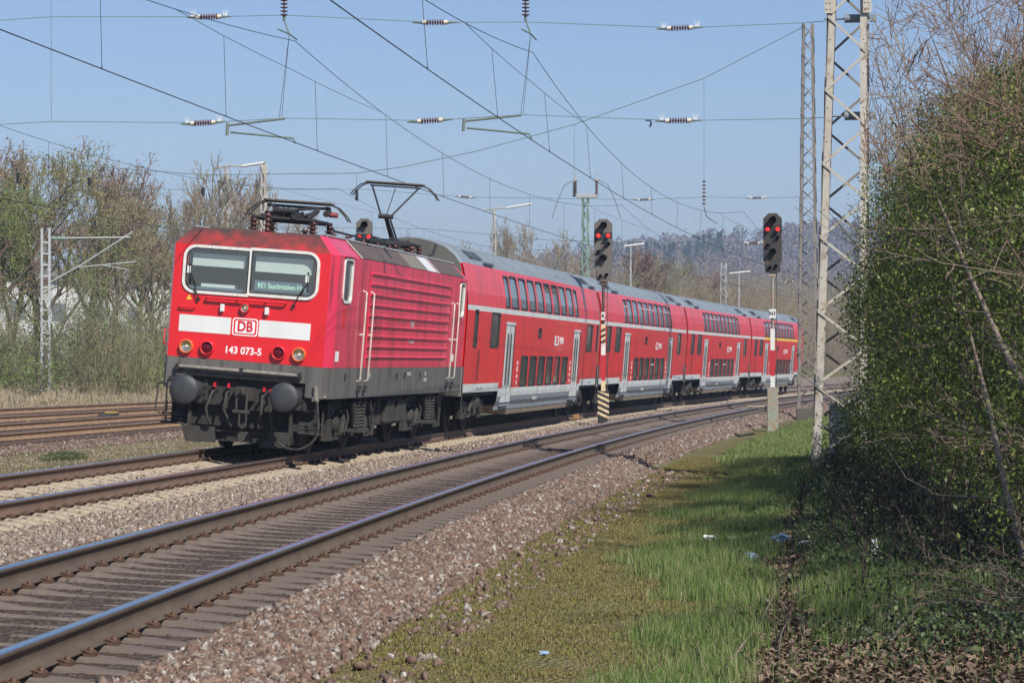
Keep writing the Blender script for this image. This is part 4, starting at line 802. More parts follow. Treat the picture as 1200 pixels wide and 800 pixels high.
# skirt
b = MB(); b.grid([-1.38, 1.38], [1.06, 1.597], [(-1.06, 1.10, 1.06, 1.30)], lambda u, v: (.004, u, v))
for s in (-1, 1):
    b.add([(.004, s*1.38, 1.06), (-.32, s*1.494, 1.06), (-.32, s*1.494, 1.597), (.004, s*1.38, 1.597)], [(0, 1, 2, 3)])
    b.add([(Lx+.32, s*1.494, 1.06), (-.32, s*1.494, 1.06), (-.32, s*1.494, 1.597), (Lx+.32, s*1.494, 1.597)], [(0, 1, 2, 3)])
    b.add([(Lx, s*1.38, 1.06), (Lx+.32, s*1.494, 1.06), (Lx+.32, s*1.494, 1.597), (Lx, s*1.38, 1.597)], [(0, 1, 2, 3)])
b.box(Lx, -.35, -1.47, 1.47, 1.04, 1.06); b.add([(Lx, -1.38, 1.06), (Lx, 1.38, 1.06), (Lx, 1.38, 1.6), (Lx, -1.38, 1.6)], [(0, 1, 2, 3)])
b.box(-.30, -.28, -1.1, 1.12, 1.0, 1.35); part(b, 'skirt', M_loskirt)
p_ = MB(); p_.tube([(.06, -1.17, 1.435), (.06, 1.03, 1.425)], .034, 10)
part(p_, 'front_pipe', M_pipe); p_ = MB()
for y in (-1.17, -.03, 1.0): p_.box(0, .10, y-.03, y+.03, 1.38, 1.48)
for k in range(3): p_.box(0, .02, -1.0, 1.0, 1.335+k*-.022, 1.343+k*-.022)
part(p_, 'pipe_bracket', M_black)
# headstock
h = MB(); h.box(-.26, -.10, -1.28, 1.28, .80, 1.30, 0, ch=.01); h.box(-.10, -.075, -.30, .62, .76, 1.14)
for y in (-.62, -.45, -.28, .3, .5, .62):
    for z in (.84, 1.08): h.lathe([(0, .018), (.015, .016)], (-.075, y, z), 'x', 6)
h.box(-.4, -.26, -1.3, 1.3, .45, .8); h.box(-.52, -.40, -1.0, 1.0, .20, .82); part(h, 'headstock_and_dark_plate', M_under2)  # rear dark plate between the rail guards is added in place of shade
for y in (-.875, .875):
    bf = MB(); bf.lathe([(-.1, .17), (.2, .165), (.2, .12), (.60, .12), (.62, .17)], (0, y, 1.05), 'x', 20); bf.box(-.10, -.06, y-.24, y+.24, .82, 1.29, ch=.008)
    for dy in (-.2, .2):
        for dz in (-.17, -.06, .06, .17): bf.lathe([(0, .022), (.03, .018)], (-.06, y+dy, 1.055+dz), 'x', 6)
    bu = part(bf, 'buffer', M_under2); d = MB(); d.lathe([(.60, .20), (.61, .255), (.655, .255), (.685, .22), (.70, .12), (.702, .001)], (0, y, 1.05), 'x', 36); part(d, 'buffer_plate', M_bufd, bu)
# coupling hook and shackle
c_ = MB(); c_.box(-.07, .12, -.10, .22, .93, 1.16); c_.tube([(.1, .06, 1.03), (.26, .06, 1.03), (.30, .06, 1.10), (.24, .06, 1.16)], [.045, .045, .04, .02], 8)
c_.tube([(.18, -.03, 1.06), (.24, -.04, .9), (.24, -.03, .74)], .022, 8); c_.tube([(.18, .13, 1.06), (.24, .14, .9), (.24, .13, .74)], .022, 8); c_.tube([(.24, -.09, .73), (.24, .2, .73)], .035, 8)
c_.tube([(.24, .03, .73), (.25, .03, .5), (.25, .10, .45), (.25, .16, .5), (.25, .15, .84)], .02, 8); part(c_, 'coupling_hook', M_under)
for i, (y0, z0, y1_, z1_) in enumerate(((-.50, 1.04, -.56, .48), (-.25, 1.04, -.18, .46), (.38, 1.02, .36, .48), (.50, 1.0, .58, .46))):
    c_ = MB(); c_.tube([(-.05, y0, z0), (.10, y0, z0+.02), (.15, y0+(y1_-y0)*.5-.06*(1 if i < 2 else -.3), (z0+z1_)/2), (.12, y1_, z1_+.1), (.06, y1_+.05, z1_)], [.026, .024, .026, .026, .03], 8); hs = part(c_, 'brake_hose', M_under)
    r_ = MB(); r_.box(-.07, .04, y0-.012, y0+.012, z0+.08, z0+.16); part(r_, 'hose_cock', M_redring, hs)
# ploughs and guard bars
pl = MB()
pl.prism([(-1.05, .43), (-.45, .43), (-.42, .16), (-.95, .14)], -.05, -.02, 'x'); pl.prism([(.52, .43), (.95, .43), (.80, .16), (.36, .13), (.36, .17), (.50, .30)], -.05, -.02, 'x')
pl.box(-.045, -.02, -.42, .42, .36, .385); pl.box(-.045, -.02, -.42, .42, .20, .215); pl.prism([(-.08, .37), (.2, .37), (.2, .27), (.06, .19), (-.08, .27)], -.05, -.015, 'x')
pl.box(-.45, -.05, -.95, -.92, .2, .8); pl.box(-.45, -.05, .85, .88, .2, .8)
part(pl, 'rail_guard', M_under)
c_ = MB(); P = []
for k in range(13): an = R(-190+k*200/12*1.0); P.append((.06, .98+.42*math.cos(R(180+k*15)), .55+.40*math.sin(R(180+k*15))))
P = [(.0, .60, .82), (.05, .57, .7)]+P[1:]+[(.05, 1.37, .75), (.02, 1.33, 1.0)]; c_.tube(P, .022, 8); part(c_, 'jumper_cable', M_under)
c_ = MB(); c_.tube([(.02, 1.30, 1.02), (.03, 1.29, 1.26)], .045, 10); c_.box(-.02, .04, 1.24, 1.36, 1.0, 1.08); c_.tube([(.02, 1.40, 1.06), (.05, 1.46, 1.10)], .03, 8); part(c_, 'jumper_socket', M_pipe)
# shunter steps and handles
for s in (-1, 1):
    c_ = MB(); y0 = s*1.22
    c_.box(-.30, .02, y0-.2, y0+.2, .43, .455); c_.box(-.28, -.25, y0-.19, y0-.16, .45, .82); c_.box(-.28, -.25, y0+.16, y0+.19, .45, .82); c_.box(-.05, -.02, y0-.19, y0+.19, .60, .63)
    for k in range(3): c_.tube([(-.02, y0-.18, .46+k*.06), (-.02, y0+.18, .46+k*.06)], .01, 5)
    part(c_, 'shunter_step', M_under)
c_ = MB(); c_.tube([(.05, -1.12, 1.27), (.05, -1.30, 1.23), (.05, -1.33, 1.1), (.05, -1.33, .6)], .016, 6); c_.tube([(.0, -1.5, 1.12), (.0, -1.52, .62), (0, -1.42, .60)], .014, 6); c_.tube([(0, -1.35, 1.12), (0, -1.5, 1.12)], .014, 6); part(c_, 'grab_rail', M_black)
c_ = MB(); c_.tube([(-.05, -1.38, 2.05), (.0, -1.46, 2.05), (.0, -1.46, 1.80), (-.05, -1.38, 1.80)], .014, 6); part(c_, 'grab_rail', M_redring)
# bogies
def loco_bogie(x0):
    g = MB(); g.box(x0-2.2, x0+2.2, -.95, .95, .45, .95); part(g, 'bogie_frame', M_under2)
    for s in (-1, 1):
        f = MB()
        for xa in (x0-1.65, x0+1.65):
            wh = MB(); wh.lathe([(-.07, .55), (-.06, .615), (.05, .62), (.065, .645), (.07, .5), (.03, .46), (.03, .16), (.12, .14), (.13, .001)], (xa, s*.72, .62), 'y', 30); part(wh, 'wheel', M_under2)
            f.box(xa-.30, xa+.30, s*1.02, s*1.22, .32, .58, ch=.02) if s > 0 else f.box(xa-.30, xa+.30, -1.22, -1.02, .32, .58)
            f.lathe([(0, .15), (s*.08, .14), (s*.09, .001)], (xa, s*1.22, .56), 'y', 14)
            for sx in (-1, 1):
                cx_ = xa+sx*.36
                for k in range(6): f.lathe([(0, .095), (.014, .115), (.03, .115), (.044, .095)], (cx_, s*1.15, .36+k*.066), 'z', 12)
                f.box(cx_-.15, cx_+.15, s*1.15-.13, s*1.15+.13, .28, .34); f.box(cx_-.15, cx_+.15, s*1.15-.13, s*1.15+.13, .76, .82)
            dm = xa+(.62 if xa < x0 else -.62); f.lathe([(0, .075), (.28, .075), (.30, .06), (.34, .06), (.42, .03), (.46, .05), (.50, .02)], (dm, s*1.26, .36), 'z', 12)
        f.prism([(x0-1.0, .95), (x0-.75, .42), (x0+.75, .42), (x0+1.0, .95)], s*1.10-.09, s*1.10+.09, 'y')
        f.prism([(x0-2.25, .92), (x0-1.75, .98), (x0+1.75, .98), (x0+2.25, .92), (x0+2.2, .78), (x0-2.2, .78)], s*1.12-.08, s*1.12+.08, 'y')
        f.prism([(x0-2.35, .9), (x0-2.1, .9), (x0-1.95, .3), (x0-1.6, .27), (x0-2.3, .27)], s*1.2-.05, s*1.2+.05, 'y')
        f.prism([(x0+2.35, .9), (x0+2.1, .9), (x0+1.95, .3), (x0+1.6, .27), (x0+2.3, .27)], s*1.2-.05, s*1.2+.05, 'y')
        part(f, 'bogie_side_frame', M_under)
        f = MB()
        for xa in (x0-.28, x0+.28):
            for k in range(9): f.lathe([(0, .12), (.02, .145), (.035, .145), (.052, .12)], (xa, s*1.30, .48+k*.062), 'z', 14)
        f.box(x0-.5, x0+.5, s*1.30-.17, s*1.30+.17, .40, .47)
        part(f, 'coil_spring', M_under)
        for x_a, x_b in ((x0-.75, x0-1.35), (x0+.8, x0+.45)):
            f = MB(); f.tube([(x_a, s*1.36, 1.0), ((x_a+x_b)/2, s*1.36, .78)], .075, 10); f.tube([((x_a+x_b)/2, s*1.36, .78), (x_b, s*1.34, .56)], .05, 10); part(f, 'damper', M_under)
        f = MB(); f.tube([(x0+1.2, s*1.3, .98), (x0+1.0, s*1.36, .7), (x0+1.15, s*1.36, .46), (x0+1.5, s*1.34, .42)], .022, 6); f.tube([(x0-1.2, s*1.3, .98), (x0-1.05, s*1.38, .6), (x0-1.3, s*1.36, .42)], .022, 6); part(f, 'hose', M_under)
loco_bogie(-3.75); loco_bogie(-11.75)
f = MB(); f.box(-9.2, -6.3, -1.25, 1.25, .45, 1.0, 0, ch=.03); f.box(-8.9, -7.9, 1.25, 1.36, .5, .95, ch=.02); f.box(-7.6, -6.7, 1.25, 1.36, .5, .95, ch=.02)
part(f, 'underfloor_box', M_under)
# side windows
for x0_, x1_, z0_, z1_ in ((-1.52, -.70, 2.74, 3.54), (-14.74, -14.08, 2.70, 3.48)):
    f = MB(); f.ring(rrect(x0_, x1_, z0_, z1_, .14), rrect(x0_+.05, x1_-.05, z0_+.045, z1_-.045, .10), lambda u, v, h: (u, 1.49+h, v), .02); fr = part(f, 'side_window', M_chrome)
    g = MB(); P = rrect(x0_+.045, x1_-.045, z0_+.04, z1_-.04, .10); g.add([(p[0], 1.478, p[1]) for p in P], [tuple(range(len(P)))]); part(g, 'pane', M_pane, fr)
    f = MB(); f.box(x0_-.02, x1_+.02, 1.49, 1.53, z1_+.01, z1_+.03); part(f, 'rain_gutter', M_redside, fr)
f = MB(); f.box(-1.15, -.88, 1.49, 1.4935, 2.28, 2.66); part(f, 'fresh_paint_patch', M_red)
# grille ribs on both sides
for s in (-1, 1):
    f = MB(); y = s*1.49
    f.box(-12.72, -3.30, min(y, y+s*.006), max(y, y+s*.006), 1.66, 3.42)
    for k in range(9):
        z = 1.80+k*.192; a_ = y+s*.006; f.add([(-12.72, a_, z-.03), (-3.30, a_, z-.03), (-3.30, a_+s*.035, z-.008), (-12.72, a_+s*.035, z-.008), (-3.30, a_+s*.035, z+.012), (-12.72, a_+s*.035, z+.012), (-3.30, a_, z+.03), (-12.72, a_, z+.03)], [(0, 1, 2, 3), (3, 2, 4, 5), (5, 4, 6, 7), (1, 6, 4, 2), (0, 3, 5, 7)])
    part(f, 'ribbed_side_panel', M_redside)
    for x in (-2.62, -3.38, -13.0, -13.7):
        f = MB(); yy = s*1.56; f.tube([(x, s*1.49, 3.0), (x, yy, 2.97), (x, yy, 1.38), (x, s*1.49, 1.35)], .017, 8); f.box(x-.03, x+.03, min(s*1.49, yy), max(s*1.49, yy), 2.19, 2.22); part(f, 'side_handrail', M_rail)
    f = MB()
    for x in (-2.7, -3.3, -12.95, -13.6): f.box(x-.09, x+.09, min(s*1.495, s*1.54), max(s*1.495, s*1.54), 1.14, 1.20); f.box(x-.02, x+.02, min(s*1.495, s*1.57), max(s*1.495, s*1.57), 1.22, 1.27)
    for x in (-1.45, -6.7, -7.6, -9.5): f.box(x-.03, x+.03, min(s*1.494, s*1.52), max(s*1.494, s*1.52), 1.38, 1.50)
    part(f, 'skirt_fitting', M_black)
    # door outlines
    f = MB()
    for x in (-2.52, -3.22, -12.85, -13.9):
        f.box(x-.008, x+.008, min(y, y+s*.008), max(y, y+s*.008), 1.62, 3.36)
    part(f, 'door_seam', M_redtop)
for x, z, wd, ht in ((-.62, 1.80, .30, .18), (-13.9+.2, 1.8, .28, .16)): f = MB(); f.box(x-wd/2, x+wd/2, 1.49, 1.4935, z-ht/2, z+ht/2); part(f, 'sticker', M_txt)
text_mesh('side_logo', 'DB', .30, M_txtd, LOCO, (-8.1, 1.502, 2.42), (R(90), 0, R(180)), sx=1.0, bold=.004)
text_mesh('side_number', '143 073-5', .16, M_txtd, LOCO, (-8.1, 1.502, 2.13), (R(90), 0, R(180)))
for x, z, t in ((-8.2, 1.46, '143 073-5'), (-10.2, 1.46, '82 t'), (-10.2, 1.33, 'KE-GPR'), (-3.9, 1.46, '25 t')): text_mesh('skirt_lettering', t, .11, M_txtd, LOCO, (x, 1.497, z), (R(90), 0, R(180)))
# roof side panels (slope between z 3.56,y1.49 and z 3.87,y 1.16)
def slope(x, t, lift=.012, s=1): return (x, s*(1.49-.33*t+lift*.68), 3.56+.31*t+lift*.73)
for s in (-1, 1):
    for x0_, x1_, m in ((-2.35, -4.9, M_louv), (-4.95, -7.5, M_louv), (-7.55, -9.6, M_louv2), (-9.65, -10.9, M_silver), (-11.15, -14.6, M_louv)):
        f = MB(); f.grid([x1_, x0_], [0.04, .97], [], lambda u, v: slope(u, v, .014, s)); f.grid([x1_, x0_], [0.04, .97], [], lambda u, v: slope(u, v, -.01, s))
        n_ = 22 if m is M_louv2 else 8
        for k in range(1, n_): xx = x0_+(x1_-x0_)*k/n_; a_, c2_ = slope(xx, .06, .016, s), slope(xx, .95, .016, s); f.tube([a_, c2_], .009, 4)
        part(f, 'roof_side_panel', m)
    for x0_ in (-2.27, -11.03): f = MB(); f.grid([x0_-.06, x0_+.06], [0, 1], [], lambda u, v: slope(u, v, .02, s)); part(f, 'cream_strip', M_cream)
    f = MB(); f.tube([(-.55, s*1.17, 3.895), (Lx+.55, s*1.17, 3.895)], .018, 6); part(f, 'roof_edge_rail', M_silver)
# roof gear
def insulator(mb, x, y, z0, h=.30, r=.085, n=4, mi=0):
    prof = [(0, r*.6)]
    for k in range(n): zz = h*(k+.3)/n; prof += [(zz, r*.5), (zz+.01, r), (zz+h*.25/n, r*.95), (zz+h*.35/n, r*.5)]
    prof += [(h, r*.5)]; mb.lathe(prof, (x, y, z0), 'z', 14, mi)
f = MB(); f.box(-1.3, -.75, -.95, -.25, 3.87, 3.915, ch=.01); f.box(-2.0, -.7, .4, 1.0, 3.87, 3.90); part(f, 'roof_hatch', M_louv)
f = MB(); insulator(f, -.75, .05, 3.88, .34, .08, 4); part(f, 'roof_insulator', M_ins)
f = MB(); f.tube([(-.75, .05, 4.22), (-.75, .05, 5.0)], .001, 4)
def pantograph(x0, up):
    g = MB()
    for dx in (-.75, .75):
        for dy in (-.55, .55): insulator(g, x0+dx, dy, 3.87, .30, .10, 4)
    part(g, 'pantograph_insulator', M_ins)
    g = MB(); zb = 4.19
    for dy in (-.55, .55): g.tube([(x0-.85, dy, zb), (x0+.85, dy, zb)], .035, 8)
    for dx in (-.75, .0, .75): g.tube([(x0+dx, -.6, zb), (x0+dx, .6, zb)], .035, 8)
    g.lathe([(-.3, .06), (.3, .06)], (x0+.5, .2, zb+.06), 'x', 10); g.lathe([(-.25, .05), (.25, .05)], (x0-.3, -.25, zb+.05), 'y', 10); part(g, 'pantograph_base', M_black)
    def head(xh, zh):
        hd = MB()
        for dx in (-.13, .13):
            pts = [(-.97, -.30), (-.9, -.20), (-.75, -.06), (-.62, -.01), (.62, -.01), (.75, -.06), (.9, -.20), (.97, -.30)]; hd.tube([(xh+dx, y, zh+z) for y, z in pts], .014, 6)
        hd.tube([(xh-.13, -.62, zh-.01), (xh+.13, -.62, zh-.01)], .014, 6); hd.tube([(xh-.13, .62, zh-.01), (xh+.13, .62, zh-.01)], .014, 6); h_ = part(hd, 'pantograph_horns', M_black)
        c = MB()
        for dx in (-.13, .13): c.box(xh+dx-.03, xh+dx+.03, -.64, .64, zh-.005, zh+.03, ch=.006)
        part(c, 'contact_strip', M_carbon, h_)
    if up:
        xk, zk = x0+.55, 4.74; xh, zh = x0-.35, 5.50
        g = MB(); g.tube([(x0-.6, 0, zb+.03), (xk, 0, zk)], [.06, .045], 10); g.tube([(x0-.2, .18, zb), (xk+.1, .12, zk-.06)], .02, 6); g.lathe([(-.16, .05), (.16, .05)], (xk, 0, zk), 'y', 10); part(g, 'lower_arm', M_black)
        g = MB(); g.tube([(xk, -.10, zk), (xh, -.52, zh-.06)], .02, 8); g.tube([(xk, .10, zk), (xh, .52, zh-.06)], .02, 8); g.tube([(xk, 0, zk-.02), (xh, 0, zh-.1)], .010, 6); g.tube([(xh, -.56, zh-.06), (xh, .56, zh-.06)], .018, 6); part(g, 'upper_arm', M_black)
        head(xh, zh)
    else:
        g = MB(); g.tube([(x0-.6, 0, zb+.05), (x0+.75, 0, zb+.14)], [.06, .045], 10); g.lathe([(-.2, .055), (.2, .055)], (x0+.75, 0, zb+.14), 'y', 10); g.tube([(x0+.3, -.4, zb+.06), (x0-.1, .35, zb+.12)], .04, 8); g.tube([(x0+.6, .4, zb+.03), (x0+.2, .5, zb+.2)], .05, 8); g.tube([(x0-.4, .6, zb+.2), (x0+.1, .64, zb+.16)], .06, 8); part(g, 'lower_arm', M_black)
        g = MB(); g.tube([(x0+.75, -.12, zb+.16), (x0-.5, -.55, zb+.30)], .025, 8); g.tube([(x0+.75, .12, zb+.16), (x0-.5, .55, zb+.30)], .025, 8); g.tube([(x0-.5, -.6, zb+.28), (x0-.5, .6, zb+.28)], .03, 8)
        for k in range(13): g.tube([(x0+random.uniform(-.6, .7), random.uniform(-.55, .3), zb+random.uniform(0, .12)), (x0+random.uniform(-.6, .7), random.uniform(-.3, .6), zb+random.uniform(.08, .22))], .03, 6)
        part(g, 'upper_arm', M_black)
        g = MB(); g.lathe([(-.08, .05), (.08, .05)], (x0-.2, .72, zb+.16), 'y', 10); part(g, 'red_cap', M_insr)
        head(x0-.5, zb+.36)
pantograph(-3.0, False); pantograph(-13.0, True)
g = MB()
for x in (-5.2, -6.6, -8.2, -9.8, -11.2): insulator(g, x, .35, 3.87, .22, .07, 3)
for x, y in ((-5.6, -.3), (-9.3, -.3), (-10.6, -.1), (-12., .7), (-11.6, .4)): insulator(g, x, y, 3.87, .26, .09, 3)
part(g, 'roof_insulator', M_ins)
g = MB(); g.tube([(-3.1, .5, 4.16), (-4.2, .42, 4.24), (-5.2, .35, 4.12), (-8.2, .35, 4.11), (-11.2, .35, 4.11), (-12.2, .5, 4.2)], .022, 8); g.box(-9.9, -8.6, -.5, .1, 3.87, 4.08, ch=.02); g.box(-6.6, -5.9, -.6, -.1, 3.87, 4.04, ch=.02)
g.lathe([(-.3, .07), (.3, .07)], (-10.9, .1, 4.18), 'x', 12); g.lathe([(-.25, .08), (.25, .08)], (-11.7, .45, 4.14), 'y', 12); g.tube([(-10.4, .1, 4.1), (-10.1, -.1, 4.25), (-9.6, -.3, 4.12)], .02, 6); g.tube([(-11.3, .5, 4.05), (-11.9, .62, 4.22), (-12.1, .7, 4.05)], .03, 6)
g.tube([(-13.6, .7, 3.9), (-13.9, .85, 4.05), (-14.2, .85, 4.25)], .03, 6); part(g, 'roof_busbar', M_black)
g = MB(); g.box(-14.6, -.9, -.5, -.15, 3.872, 3.90); g.box(-14.6, -.9, .75, 1.0, 3.872, 3.895); part(g, 'roof_walkway', M_louv)

# ================================================================ COACHES
PROF = [(1.30, .60), (1.36, .72), (1.385, .94), (1.39, 1.6), (1.39, 2.5), (1.39, 2.9), (1.38, 3.05), (1.345, 3.32), (1.285, 3.60), (1.205, 3.88), (1.17, 3.98), (1.02, 4.16), (.78, 4.33), (.45, 4.43), (.15, 4.475), (0, 4.48)]
def py(z): return float(np.interp(z, [p[1] for p in PROF[:11]], [p[0] for p in PROF[:11]]))
def coach(i, label, last=False):
    a = chain(i); bq = chain(i+1); hd = math.atan2(a[1]-bq[1], a[0]-bq[0])
    root = empty('passenger_coach', (a[0], a[1], 0), (-CANT, 0, hd)); tag(root, label, 'railway coach', 'red double-deck coaches of the train')
    X0, X1 = -.35, -26.45
    B = MB(); zs_ = [p[1] for p in PROF[:11]]
    up = [(-6.3-k*1.56-(1.30 if 0 < k < 9 else 1.30), -6.3-k*1.56, 3.06, 3.84) for k in range(10)]; up[0] = (-7.05, -6.3, 3.06, 3.84); up[9] = (-21.75, -21.0, 3.06, 3.84)
    up = [(-7.05, -6.3, 3.06, 3.84)]+[(-7.32-k*1.62-1.24, -7.32-k*1.62, 3.06, 3.86) for k in range(8)]+[(-21.05, -20.3, 3.06, 3.84)]
    if last: up = up[:]
    lo = [(-9.48-k*1.66-1.27, -9.48-k*1.66, 1.08, 1.86) for k in range(6)]
    if last: lo = [(-12.3-k*1.62-1.30, -12.3-k*1.62, 1.08, 1.86) for k in range(5)]
    mid = [(-1.95, -1.45, 2.05, 2.92), (-5.35, -4.0, 2.06, 2.90), (-24.7, -23.3, 2.04, 2.86)] if i == 0 else [(-2.75, -1.75, 2.05, 2.88), (-5.3, -4.0, 2.06, 2.88), (-24.6, -23.3, 2.04, 2.86)]
    if i == 0: mid.append((-26.2, -25.85, 2.04, 2.86))
    doors = [(-8.05, -6.55, .94, 2.66), (-21.7, -20.2, .94, 2.62)]
    boxw = [(-13.0, -12.4, 2.36, 2.62)]
    def matf(x, z):
        mid_ = -22.35 < x < -5.85
        if z > 3.98: return 3
        if 2.905 < z < 3.025: return 4 if (last and x < -6.0) else 1
        if z < (.845 if mid_ else 0): return 2
        if z < (1.055 if mid_ else 1.19): return 1
        return 0
    holes = up+lo+mid+doors+boxw
    extra = [.60, .845, .94, 1.055, 1.19, 2.905, 3.025]
    for s in (-1, 1):
        hh_ = holes if s > 0 else []
        cut = [(-5.85, X0+.001, .5, .99), (X1-.001, -22.35, .5, .99)]
        B.grid([X0-.12, X1+.12, -5.85, -22.35, -6.0], zs_+extra+[.99], hh_+cut, lambda u, v: (u, s*py(v), v), 0, matf)
        # roof half
        for k in range(10, len(PROF)-1):
            (ya, za), (yb, zb) = PROF[k], PROF[k+1]; B.add([(X0-.12, s*ya, za), (X1+.12, s*ya, za), (X1+.12, s*yb, zb), (X0-.12, s*yb, zb)], [(0, 1, 2, 3)], 3, False)
        # rounded end edge
        for (xe, xi) in ((X0, X0-.12), (X1, X1+.12)):
            for k in range(2, len(PROF)-1):
                (ya, za), (yb, zb) = PROF[k], PROF[k+1]; m_ = 3 if za >= 3.97 else (1 if za < 1.0 else 0)
                B.add([(xi, s*ya, za), (xi, s*yb, zb), (xe, s*yb*.965, zb-.03), (xe, s*ya*.965, za-.03)], [(0, 1, 2, 3)], m_)
    for xe in (X0, X1):
        V = [(xe, p[0]*.965, p[1]-.03) for p in PROF[2:]]+[(xe, -p[0]*.965, p[1]-.03) for p in PROF[2:][::-1]]; B.add(V, [tuple(range(len(V)))], 5)
    for x in np.arange(-1.2, -26, -1.15):
        for k in range(10, 14):
            (ya, za), (yb, zb) = PROF[k], PROF[k+1]; B.tube([(x, ya+.004, za), (x, yb+.002, zb+.006)], .007, 4, mi=3)
    bd = B.build('body', [M_cred, M_lgrey, M_mgrey, M_roof, M_yel, M_endw], root)
    def window(h, name, lightp=False, frame_m=M_gasket, split=False):
        f = MB(); n = 3; P_o = rrect(h[0]-.012, h[1]+.012, h[2]-.012, h[3]+.012, .06, 3); P_i = rrect(h[0]+.03, h[1]-.03, h[2]+.035, h[3]-.035, .05, 3)
        f.ring(P_o, P_i, lambda u, v, t: (u, py(v)+t, v), .010); w_ = f.build(name, frame_m, root); g = MB(); k = 4
        g.grid([h[0]-.01, h[1]+.01], list(np.linspace(h[2]-.01, h[3]+.01, k)), [], lambda u, v: (u, py(v)-.018, v)); g.build('pane', M_panelt if lightp else (M_pane_sky if h[2] > 3 else M_pane), w_)
        if split: b2 = MB(); zz = h[3]-.24; b2.box(h[0], h[1], py(zz)-.01, py(zz)+.008, zz-.02, zz+.02); b2.build('window_bar', M_lgrey, w_)
        return w_
    rs = random.Random(i)
    for k, h in enumerate(up): window(h, 'window', lightp=(k == 0), split=(i > 0 and rs.random() < .5))
    for h in lo: window(h, 'window', split=(i > 0 and rs.random() < .4), frame_m=M_gasket)
    for h in mid: window(h, 'window', frame_m=M_gasket)
    window(boxw[0], 'destination_box')
    for (x0_, x1_, z0_, z1_) in doors:
        d = MB(); xm = (x0_+x1_)/2
        d.box(x0_, xm-.008, 1.345, 1.375, z0_-.25, z1_); d.box(xm+.008, x1_, 1.345, 1.375, z0_-.25, z1_); d.box(x0_-.03, x1_+.03, 1.386, 1.394, z1_-.02, z1_+.05, 1)
        dr = d.build('door', [M_lgrey, M_lgrey], root)
        for xc_ in ((x0_+xm)/2+.12, (x1_+xm)/2-.12): g = MB(); P = rrect(xc_-.13, xc_+.13, 1.10, 2.44, .12, 4); g.prism(P, 1.37, 1.379, 'y'); g.build('door_window', M_pane, dr)
        g = MB(); g.box(xm-.02, xm+.02, 1.37, 1.378, .72, 2.6); g.build('door_seal', M_gasket, dr)
        st = MB(); st.box(x0_+.05, x1_-.05, 1.30, 1.42, .60, .64); st.build('door_step', M_mgrey, dr)
    # markings
    tx = text_mesh('side_logo', 'DB', .26, M_redl, root, (-16.25, 1.402, 2.31), (R(90), 0, R(180)), sx=1.4, bold=.006)
    g = MB(); g.add([(p[0], 1.397, p[1]) for p in rrect(-16.7, -15.8, 2.18, 2.44, .05, 3)], [tuple(range(16))]); g.build('logo_panel', M_txt, root)
    text_mesh('side_lettering', 'REGIO', .27, M_txt, root, (-17.35, 1.397, 2.31), (R(90), 0, R(180)), sx=1.1, bold=.004)
    for x in (-8.9, -19.7 if not last else -20.0):
        g = MB()
        for k in range(4): g.box(x-.06, x+.06, 1.391, 1.396, 1.12+k*.17, 1.22+k*.17+(.03 if k == 2 else 0))
        g.build('door_sticker', M_txt, root)
    text_mesh('coach_number', '50 80 26-33 6%02d-%d' % (17+i*7, i+2), .12, M_txtd, root, (-12.6, 1.385, .73), (R(90), 0, R(180)))
    g = MB(); 
    for x in (-2.2, -15.5, -24.2): 
        for k in range(4): g.box(x-.3-k*.25, x-.12-k*.25, 1.386, 1.392, 1.05, 1.08+.03*(k % 2))
    g.build('small_lettering', M_mgrey, root)
    g = MB(); g.box(-2.55, -2.2, 1.391, 1.396, 1.26, 2.0); g.build('ladder_panel', M_redtop, root)
    # roof vents
    g = MB()
    for xv in ((-1.9, -23.2) if i == 0 else (-2.2, -22.4)):
        for k in range(12):
            t = k/12; x = xv-k*.17; g.box(x-.11, x, .93, 1.15, 4.10, 4.235) if False else g.add([(x-.11, 1.10, 4.135), (x, 1.10, 4.135), (x, .86, 4.305), (x-.11, .86, 4.305)], [(0, 1, 2, 3)])
        for k in range(8): x = xv-1.6-k*.2; g.add([(x-.18, 1.20, 4.02), (x, 1.20, 4.02), (x, 1.14, 4.09), (x-.18, 1.14, 4.09)], [(0, 1, 2, 3)])
    g.build('roof_vent', M_black, root)
    # belly
    g = MB(); pr = [(1.28, .60), (1.05, .36), (-1.05, .36), (-1.28, .60)]
    V = [(-6.4, y, z) for y, z in pr]+[(-8.6 if False else -7.6, y, z) for y, z in pr]
    V0 = [(-5.9, 1.30, .60), (-5.9, -1.30, .60), (-22.3, -1.30, .60), (-22.3, 1.30, .60)]; V1 = [(-7.6, 1.27, .36), (-7.6, -1.27, .36), (-20.6, -1.27, .36), (-20.6, 1.27, .36)]
    g.add(V0+V1, [(0, 1, 2, 3), (4, 5, 6, 7), (0, 1, 5, 4), (1, 2, 6, 5), (2, 3, 7, 6), (3, 0, 4, 7)]); g.build('belly', M_belly, root)
    g = MB(); g.box(-5.85, X0, -1.3, 1.3, .90, 1.0); g.box(X1, -22.35, -1.3, 1.3, .90, 1.0); g.build('end_floor', M_under2, root)
